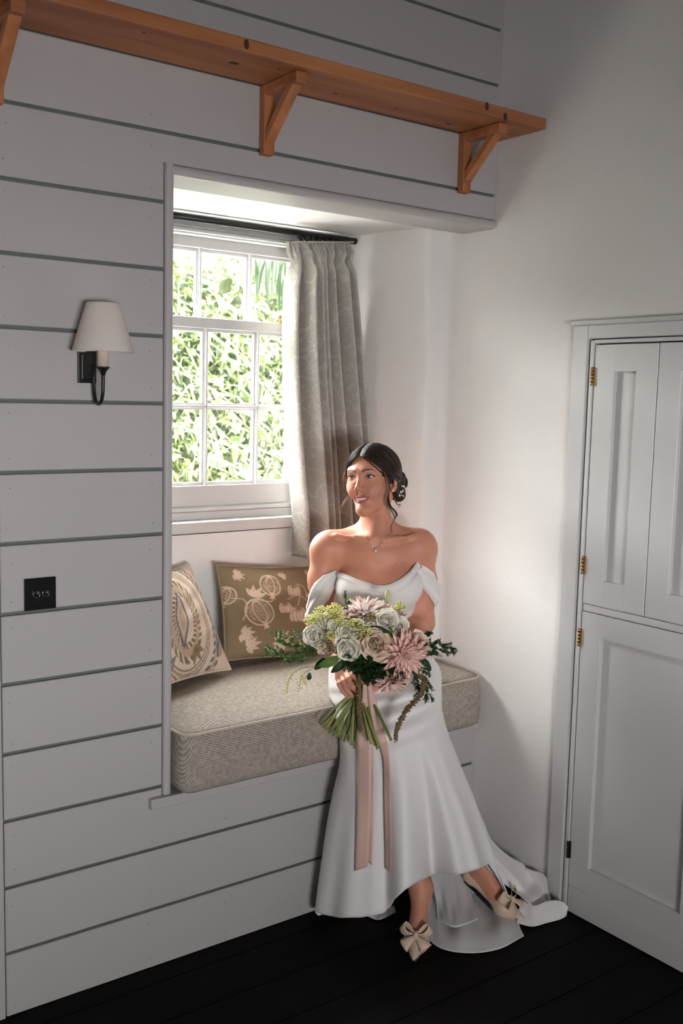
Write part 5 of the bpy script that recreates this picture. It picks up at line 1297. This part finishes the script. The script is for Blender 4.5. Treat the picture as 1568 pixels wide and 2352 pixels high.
def fmat(name, c1, c2, tr): m = mat(name, c1, .6, noise=.8, nscale=30, alt=c2, spec=.2); return mix_translucent(m, tr, .14)
DAH_P = fmat('dahlia_pink', (.88, .60, .54), (.92, .72, .66), (.9, .6, .52)); DAH_W = fmat('dahlia_blush_white', (.92, .83, .79), (.90, .74, .68), (.9, .76, .7)); DAH_D = fmat('dahlia_dusty', (.62, .40, .37), (.70, .50, .46), (.6, .4, .36))
ROSE_W = fmat('rose_white', (.97, .935, .84), (.96, .92, .80), (.85, .8, .7)); ROSE_C = fmat('rose_cream', (.88, .72, .58), (.90, .77, .64), (.8, .65, .5))
pm = {}
def pmesh(kind, m_):
    k = (kind, m_.name)
    if k not in pm:
        me = petal_mesh(kind, *{'dahlia': (1.0, .16, .9, -.10, .9), 'dahlia_in': (1.0, .17, 1.2, .45, .9), 'rose_out': (1.0, .66, .25, .22, 0), 'rose_in': (1.0, .62, .45, .20, 0)}[kind]); me.materials.append(m_); pm[k] = me
    return pm[k]
def frame_z(n):
    n = Vector(tuple(n)).normalized(); return n.to_track_quat('Z', 'Y').to_matrix().to_4x4()
def flower(name, c, n, R, m_, rings, label=None, core=None):
    """rings: list of (count, tilt from the axis in degrees, length factor, kind, start radius)."""
    root = empty(name, tuple(c)); M0 = Matrix.Translation(tuple(c)) @ frame_z(n); ps = []
    for ri, (cnt, tilt, lf, kind, r0) in enumerate(rings):
        for k in range(cnt):
            a = 2 * math.pi * (k + .5 * (ri % 2)) / cnt + rb_.uniform(-.12, .12); tl = math.radians(90 - tilt + rb_.uniform(-7, 7)); L = R * lf * rb_.uniform(.88, 1.1)
            o = bpy.data.objects.new('petal', pmesh(kind, m_)); COL.objects.link(o)
            o.matrix_world = M0 @ Matrix.Rotation(a, 4, 'Z') @ Matrix.Translation((0, r0 * R, -.06 * R * (tilt / 90))) @ Matrix.Rotation(tl, 4, 'X') @ Matrix.Diagonal((L, L, L, 1)); ps.append(o)
    if core:
        bm = bmesh.new(); bmesh.ops.create_icosphere(bm, subdivisions=2, radius=R * core[0], matrix=Matrix.Translation(tuple(c))); ps.append(from_bm('flower_heart', bm, core[1], smooth=True))
    kids(root, *ps)
    if label: root['label'] = label
    BQ.append(root); return root
DAH = [(16, 98, 1.0, 'dahlia', .04), (16, 80, .98, 'dahlia', .05), (15, 62, .88, 'dahlia', .05), (13, 44, .74, 'dahlia', .04), (11, 28, .56, 'dahlia_in', .03), (8, 13, .40, 'dahlia_in', .02)]
ROSE = [(7, 88, .95, 'rose_out', .08), (7, 70, .90, 'rose_out', .08), (6, 54, .80, 'rose_out', .07), (6, 38, .68, 'rose_in', .07), (5, 24, .56, 'rose_in', .05), (4, 10, .46, 'rose_in', .02)]
toC = lambda u, v, w=1.0: unit(EF * w + ER * u + EU * v)
px2m = lambda r: r * .00125
flower('dahlia', B(838, 1412, -.235), toC(-.10, 1.05, .55), px2m(58), DAH_W, DAH, 'blush-white dahlia at the top', (.16, DAH_P))
flower('dahlia', B(928, 1502, -.305), toC(.25, -.05), px2m(58), DAH_P, DAH, 'large pink dahlia at the right', (.16, DAH_P))
flower('dahlia', B(898, 1562, -.285), toC(.1, -.75, .7), px2m(40), DAH_P, DAH, 'pink dahlia low in the bouquet', (.16, DAH_D))
flower('dahlia', B(902, 1428, -.245), toC(.55, .55, .7), px2m(42), DAH_D, DAH, 'dusty pink dahlia', (.16, DAH_D))
flower('dahlia', B(812, 1425, -.27), toC(-.1, .2), px2m(26), DAH_D, DAH[:4], None, (.16, DAH_D))
for px, py, r, of, u, v, m_ in ((727, 1458, 30, -.27, -.45, .05, ROSE_W), (797, 1452, 25, -.312, -.1, .3, ROSE_W), (800, 1484, 30, -.318, -.15, -.2, ROSE_W), (746, 1432, 23, -.27, -.3, .5, ROSE_W), (884, 1428, 29, -.285, .15, .7, ROSE_W), (913, 1436, 22, -.27, .3, .6, ROSE_W), (852, 1443, 20, -.30, .05, .5, ROSE_W),
                              (862, 1478, 37, -.315, .0, .15, ROSE_C), (953, 1484, 34, -.255, .6, .15, ROSE_C), (818, 1440, 18, -.305, 0, .5, ROSE_W), (748, 1483, 22, -.28, -.5, -.2, ROSE_C), (770, 1440, 17, -.30, -.2, .4, ROSE_W)):
    flower('rose', B(px, py, of + .012), toC(u, v), px2m(r * 1.12), m_, ROSE)
# clouds of tiny yellow-green florets and brown seed heads: branching heads of small stars
YG = fmat('florets_yellow_green', (.74, .72, .20), (.84, .82, .42), (.7, .7, .25)); BRN = fmat('seed_heads', (.36, .25, .13), (.46, .34, .20), (.3, .2, .1)); STEMG = mat('stem_green', (.13, .19, .045), .5, noise=.7, nscale=14, alt=(.24, .24, .07))
def cluster(name, c, R, n, m_, rad=.0022, squash=.8):
    bm = bmesh.new(); c = np.asarray(c)
    for k in range(n):
        d = unit(np.array((rb_.gauss(0, 1), rb_.gauss(0, 1), rb_.gauss(0, 1)))); p = c + (ER * d[0] + EU * d[2] * squash + EF * d[1] * .8) * R * rb_.uniform(.55, 1.0)
        bmesh.ops.create_icosphere(bm, subdivisions=1, radius=rad * rb_.uniform(.7, 1.4), matrix=Matrix.Translation(tuple(p)) @ Matrix.Diagonal((1, 1, .6, 1)))
    o = from_bm(name, bm, m_); o['kind'] = 'stuff'
    S = ([], [])
    for k in range(14):
        d = unit(np.array((rb_.gauss(0, 1), rb_.gauss(0, 1), rb_.gauss(0, 1)))); add_lock(S, [c - EU * R * .5, c + (ER * d[0] + EU * d[2] * squash + EF * d[1] * .6) * R * .9], .0007, 4, 1)
    kids(o, mesh('floret_stalks', *S, STEMG)); BQ.append(o)
for px, py, r, n, of in ((742, 1412, 25, 150, -.255), (768, 1402, 20, 120, -.255), (790, 1428, 22, 120, -.285), (836, 1452, 20, 110, -.310), (815, 1432, 14, 70, -.30), (716, 1424, 18, 90, -.245), (918, 1392, 13, 40, -.235), (905, 1400, 10, 26, -.24), (760, 1456, 14, 60, -.295)):
    cluster('ladys_mantle', B(px, py, of - .008), px2m(r * 1.1), int(n * 1.6), YG, .0025)
for px, py, r, n, of in ((766, 1488, 17, 120, -.298), (852, 1420, 15, 90, -.29), (752, 1470, 10, 40, -.285)):
    cluster('seed_head', B(px, py, of), px2m(r), n, BRN, .0026)
# green bud
bd_ = empty('flower_bud', tuple(B(890, 1372, -.24))); bb = lathe('bud', [(0, -.014), (.006, -.010), (.009, 0), (.007, .012), (0, .020)], fmat('bud_green', (.55, .58, .28), (.7, .7, .45), (.6, .6, .3)), None, tuple(B(890, 1369, -.24)), 10)
kids(bd_, bb, tube('bud_stalk', [B(890, 1378, -.24), B(884, 1392, -.235), B(876, 1420, -.23)], .0013, STEMG, n=5)); BQ.append(bd_)
# asparagus fern sprays: fine needles on branching stems
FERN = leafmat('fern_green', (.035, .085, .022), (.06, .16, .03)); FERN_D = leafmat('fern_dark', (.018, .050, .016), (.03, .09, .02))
def fern(pts, m_, branches=9, blen=34, needle=.0095, seed=0, dens=1.0, droop=0.0):
    r = random.Random(seed); main = smooth_curve([B(*p) for p in pts], 24); S = ([], []); add_lock(S, main, np.linspace(.0013, .0006, 24), 4, 1); V_, F_2 = [], []
    lines = [main]
    for b in range(branches):
        i = int(3 + 19 * b / branches); t = main[min(i + 1, 23)] - main[i]; t = unit(t); sdv = unit(ER * r.uniform(-1, 1) + EU * r.uniform(-1, 1) + EF * r.uniform(-.8, .8)); d = unit(t * .9 + sdv * .9); L = px2m(blen) * (1 - .5 * b / branches) * r.uniform(.7, 1.2)
        ln = np.array([main[i] + d * L * q + np.array((0, 0, -1)) * droop * L * q * q for q in np.linspace(0, 1, 9)]); lines.append(ln); add_lock(S, ln, .0006, 4, 1)
    for ln in lines:
        n = int(len(ln) * 5.2 * dens)
        for k in range(n):
            u = r.random() * (len(ln) - 1.01); i = int(u); p = ln[i] + (ln[i + 1] - ln[i]) * (u - i); t = unit(ln[i + 1] - ln[i]); sv = unit(np.cross(t, (r.gauss(0, 1), r.gauss(0, 1), r.gauss(0, 1))))
            d = unit(t * .75 + sv); w = unit(np.cross(d, t)) * .0015; L = needle * r.uniform(.6, 1.25); k0 = len(V_); V_ += [p, p + d * L * .5 + w, p + d * L, p + d * L * .5 - w]; F_2.append((k0, k0 + 1, k0 + 2, k0 + 3))
    o = mesh('fern_spray', V_, F_2, m_); o['kind'] = 'stuff'; kids(o, mesh('fern_stem', *S, STEMG, smooth=True)); BQ.append(o)
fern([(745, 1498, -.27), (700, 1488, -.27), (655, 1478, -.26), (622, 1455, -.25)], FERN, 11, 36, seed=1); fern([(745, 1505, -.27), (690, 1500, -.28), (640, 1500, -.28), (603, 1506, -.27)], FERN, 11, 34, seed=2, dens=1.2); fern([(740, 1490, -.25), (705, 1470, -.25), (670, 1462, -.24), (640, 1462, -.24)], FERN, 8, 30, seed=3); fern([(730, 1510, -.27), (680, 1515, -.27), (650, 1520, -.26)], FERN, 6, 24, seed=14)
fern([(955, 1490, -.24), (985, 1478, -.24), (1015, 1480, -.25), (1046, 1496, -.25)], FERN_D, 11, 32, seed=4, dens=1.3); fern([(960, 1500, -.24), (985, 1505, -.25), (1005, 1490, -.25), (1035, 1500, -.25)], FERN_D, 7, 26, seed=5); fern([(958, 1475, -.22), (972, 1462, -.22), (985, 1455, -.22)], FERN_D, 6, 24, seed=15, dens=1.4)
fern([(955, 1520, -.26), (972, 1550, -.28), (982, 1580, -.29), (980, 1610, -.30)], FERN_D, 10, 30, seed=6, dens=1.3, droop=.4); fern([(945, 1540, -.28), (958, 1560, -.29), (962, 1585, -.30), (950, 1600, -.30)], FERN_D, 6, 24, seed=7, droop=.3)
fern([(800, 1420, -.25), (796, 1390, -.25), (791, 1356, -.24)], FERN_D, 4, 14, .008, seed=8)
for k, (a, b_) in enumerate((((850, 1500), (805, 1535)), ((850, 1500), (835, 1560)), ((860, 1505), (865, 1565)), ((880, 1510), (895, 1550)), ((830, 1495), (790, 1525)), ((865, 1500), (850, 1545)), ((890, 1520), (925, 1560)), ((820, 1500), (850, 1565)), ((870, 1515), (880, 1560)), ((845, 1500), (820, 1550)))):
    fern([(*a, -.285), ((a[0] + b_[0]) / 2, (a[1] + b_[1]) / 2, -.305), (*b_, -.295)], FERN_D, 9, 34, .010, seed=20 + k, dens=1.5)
# broad leaves
def broad(a, b_, w, off, m_, curl=.01):
    a = B(*a, off); b_ = B(*b_, off - .01); sdv = unit(np.cross(b_ - a, FH)); rows = []
    for t in np.linspace(0, 1, 10):
        ww = w * math.sin(math.pi * (.05 + .93 * t)) ** .8; c = a + (b_ - a) * t + EF * curl * math.sin(math.pi * t); rows.append([c - sdv * ww, c - sdv * ww * .5 - EF * .002, c - EF * .004, c + sdv * ww * .5 - EF * .002, c + sdv * ww])
    BQ.append(grid('leaf', rows, m_, None, thick=.0007))
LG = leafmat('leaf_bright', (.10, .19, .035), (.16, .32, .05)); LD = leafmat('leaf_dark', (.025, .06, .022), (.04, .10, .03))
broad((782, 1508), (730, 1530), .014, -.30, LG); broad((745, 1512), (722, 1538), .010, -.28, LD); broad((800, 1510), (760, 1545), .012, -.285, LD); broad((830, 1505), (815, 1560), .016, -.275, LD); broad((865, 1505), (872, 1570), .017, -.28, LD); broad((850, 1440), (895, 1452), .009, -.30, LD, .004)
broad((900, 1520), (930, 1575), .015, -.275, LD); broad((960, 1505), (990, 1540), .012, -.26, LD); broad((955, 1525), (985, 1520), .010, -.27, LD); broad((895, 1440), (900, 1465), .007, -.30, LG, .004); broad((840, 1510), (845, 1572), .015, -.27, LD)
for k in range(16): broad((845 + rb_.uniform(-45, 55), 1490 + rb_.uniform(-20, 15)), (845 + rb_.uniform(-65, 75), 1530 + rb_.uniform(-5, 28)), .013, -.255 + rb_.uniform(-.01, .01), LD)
# nodding sprigs at the left
for k, (pts, n) in enumerate((([(722, 1532, -.28), (700, 1545, -.29), (690, 1560, -.29), (686, 1590, -.29)], 20), ([(720, 1530, -.28), (685, 1538, -.29), (664, 1560, -.29), (658, 1592, -.29)], 22), ([(710, 1540, -.28), (702, 1555, -.29), (700, 1572, -.29)], 8))):
    cv = smooth_curve([B(*p) for p in pts], 20); o = tube('nodding_sprig', cv, .0009, STEMG, n=4); bm = bmesh.new()
    for j in range(n):
        p = cv[rb_.randint(7, 19)] + ER * rb_.uniform(-.010, .010) + EU * rb_.uniform(-.006, .006) + EF * rb_.uniform(-.006, .006); bmesh.ops.create_icosphere(bm, subdivisions=1, radius=rb_.uniform(.0018, .0032), matrix=Matrix.Translation(tuple(p)))
    q = from_bm('small_bells', bm, YG); q['kind'] = 'stuff'; kids(o, q); BQ.append(o)
broad((712, 1545), (708, 1562), .007, -.285, LD)
# hanging amaranth tails: knobbly ropes
AMA = fmat('amaranth_brown', (.17, .105, .055), (.27, .18, .095), (.15, .1, .05))
def amaranth(pts, r):
    cv = smooth_curve([B(*p) for p in pts], 46); o = tube('amaranth_tail', cv, r * .55, AMA, n=8); bm = bmesh.new()
    for j in range(300):
        i = rb_.randint(0, 45); d = unit(np.array((rb_.gauss(0, 1), rb_.gauss(0, 1), rb_.gauss(0, 1)))); w = r * (.55 + .6 * math.sin(math.pi * min(1, .15 + .75 * i / 45))); bmesh.ops.create_icosphere(bm, subdivisions=1, radius=r * .34, matrix=Matrix.Translation(tuple(cv[i] + d * w * .8)))
    q = from_bm('knobbles', bm, AMA); q['kind'] = 'stuff'; kids(o, q); BQ.append(o)
amaranth([(824, 1550, -.305), (826, 1590, -.315), (825, 1640, -.320), (828, 1680, -.322)], .0066); amaranth([(948, 1540, -.27), (972, 1565, -.30), (962, 1600, -.335), (935, 1630, -.365), (915, 1665, -.385), (907, 1700, -.395)], .0085)
# stems through the hand
GR = B(824, 1572, -.247); STEMC = mat('stem_pale', (.30, .30, .09), .5, noise=.7, nscale=20, alt=(.20, .24, .06)); CUT = mat('stem_cut', (.46, .34, .16), .7)
ends = [(734, 1662), (748, 1676), (756, 1684), (764, 1690), (772, 1696), (781, 1700), (790, 1703), (776, 1690), (762, 1678), (798, 1702), (807, 1712), (813, 1719), (818, 1704), (800, 1690), (786, 1690), (770, 1682), (852, 1708), (860, 1712), (866, 1720), (870, 1716), (898, 1700), (844, 1700), (742, 1668), (794, 1696)]
for k, (px, py) in enumerate(ends):
    rx, rz = rb_.uniform(-14, 12), rb_.uniform(-.010, .012); g = B(824 + rx * .9 + (8 if px > 840 else 0), 1576, -.247 + rz); top = B(845 + rx * 2.6, 1515, -.245 + rz * 2); en = B(px, py, -.262 + rz * 1.6 - .0007 * max(0, px - 790) - (.075 if px > 830 else .0) - (.03 if 790 < px <= 830 else 0))
    BQ.append(tube('stem', smooth_curve([top, g, g + (en - g) * .5 + EF * .004, en], 12), np.full(12, rb_.uniform(.0028, .0042)), (STEMG, STEMC, STEMG)[k % 3], n=7))
# ribbons: tied round the stems, falling over the skirt
RIB = mat('blush_ribbon', (.74, .50, .43), .45, noise=.4, nscale=40, alt=(.80, .58, .50), spec=.4, sheen=.2); mix_translucent(RIB, (.75, .5, .42), .15)
from mathutils.bvhtree import BVHTree
dgx = bpy.context.evaluated_depsgraph_get(); skv = [tuple(p) for p in P.reshape(-1, 3)]; skf = grid_geo(P, True)[1]; bvh = BVHTree.FromPolygons(skv, skf)
def over_skirt(px, py, off, gap=.006):
    d = ray(px, py); d = d / np.linalg.norm(d); h = bvh.ray_cast(Vector(tuple(CAM)), Vector(tuple(d))); p = B(px, py, off)
    if h[0] is not None:
        q = np.array(h[0]) - d * gap
        if (q - CAM) @ FH < (p - CAM) @ FH or py > 1720: p = q if py > 1720 else CAM + (p - CAM) * min(1, ((q - CAM) @ FH) / ((p - CAM) @ FH))
    return p
def ribbon(cl, widths, off, gap, cut, n=60, roll=0):
    c = smooth_curve(np.array([(x, y, 0) for x, y in cl]), n)[:, :2]; w = np.interp(np.linspace(0, 1, n), np.linspace(0, 1, len(widths)), widths); rows = []
    for i in range(n):
        row = []
        for u in (-1, -.5, 0, .5, 1):
            dy = cut * u if i == n - 1 else (cut * u * .6 if i == n - 2 else 0); row.append(over_skirt(c[i][0] + w[i] * u, c[i][1] + dy, off, gap + .0025 * math.sin(i * .35 + roll) * u + .003))
        rows.append(row)
    o = grid('ribbon', rows, RIB, None, thick=.0005); BQ.append(o)
ribbon([(838, 1572), (840, 1600), (838, 1650), (836, 1720), (835, 1800), (834, 1900), (829, 1996)], [5, 8, 14, 17, 17, 16, 15], -.30, .010, -5)
ribbon([(842, 1575), (848, 1620), (850, 1700), (850, 1800), (849, 1900), (846, 1980)], [5, 8, 8, 8, 8, 8], -.29, .004, 8, roll=2)
ribbon([(846, 1570), (852, 1600), (862, 1650), (874, 1690), (886, 1740), (889, 1820), (891, 1910), (891, 2000)], [4, 9, 13, 11, 8, 8, 8, 7], -.30, .008, 6, roll=1)
BQ.append(tube('ribbon_wrap', [GR + .024 * (math.cos(a) * ER + math.sin(a) * EF) + EU * .012 for a in np.linspace(0, 2 * math.pi, 24)], .006, RIB, n=8, cap=False, flat=.3))
kids(bq, *BQ)
kids(person, *PP)
bpy.context.view_layer.update()
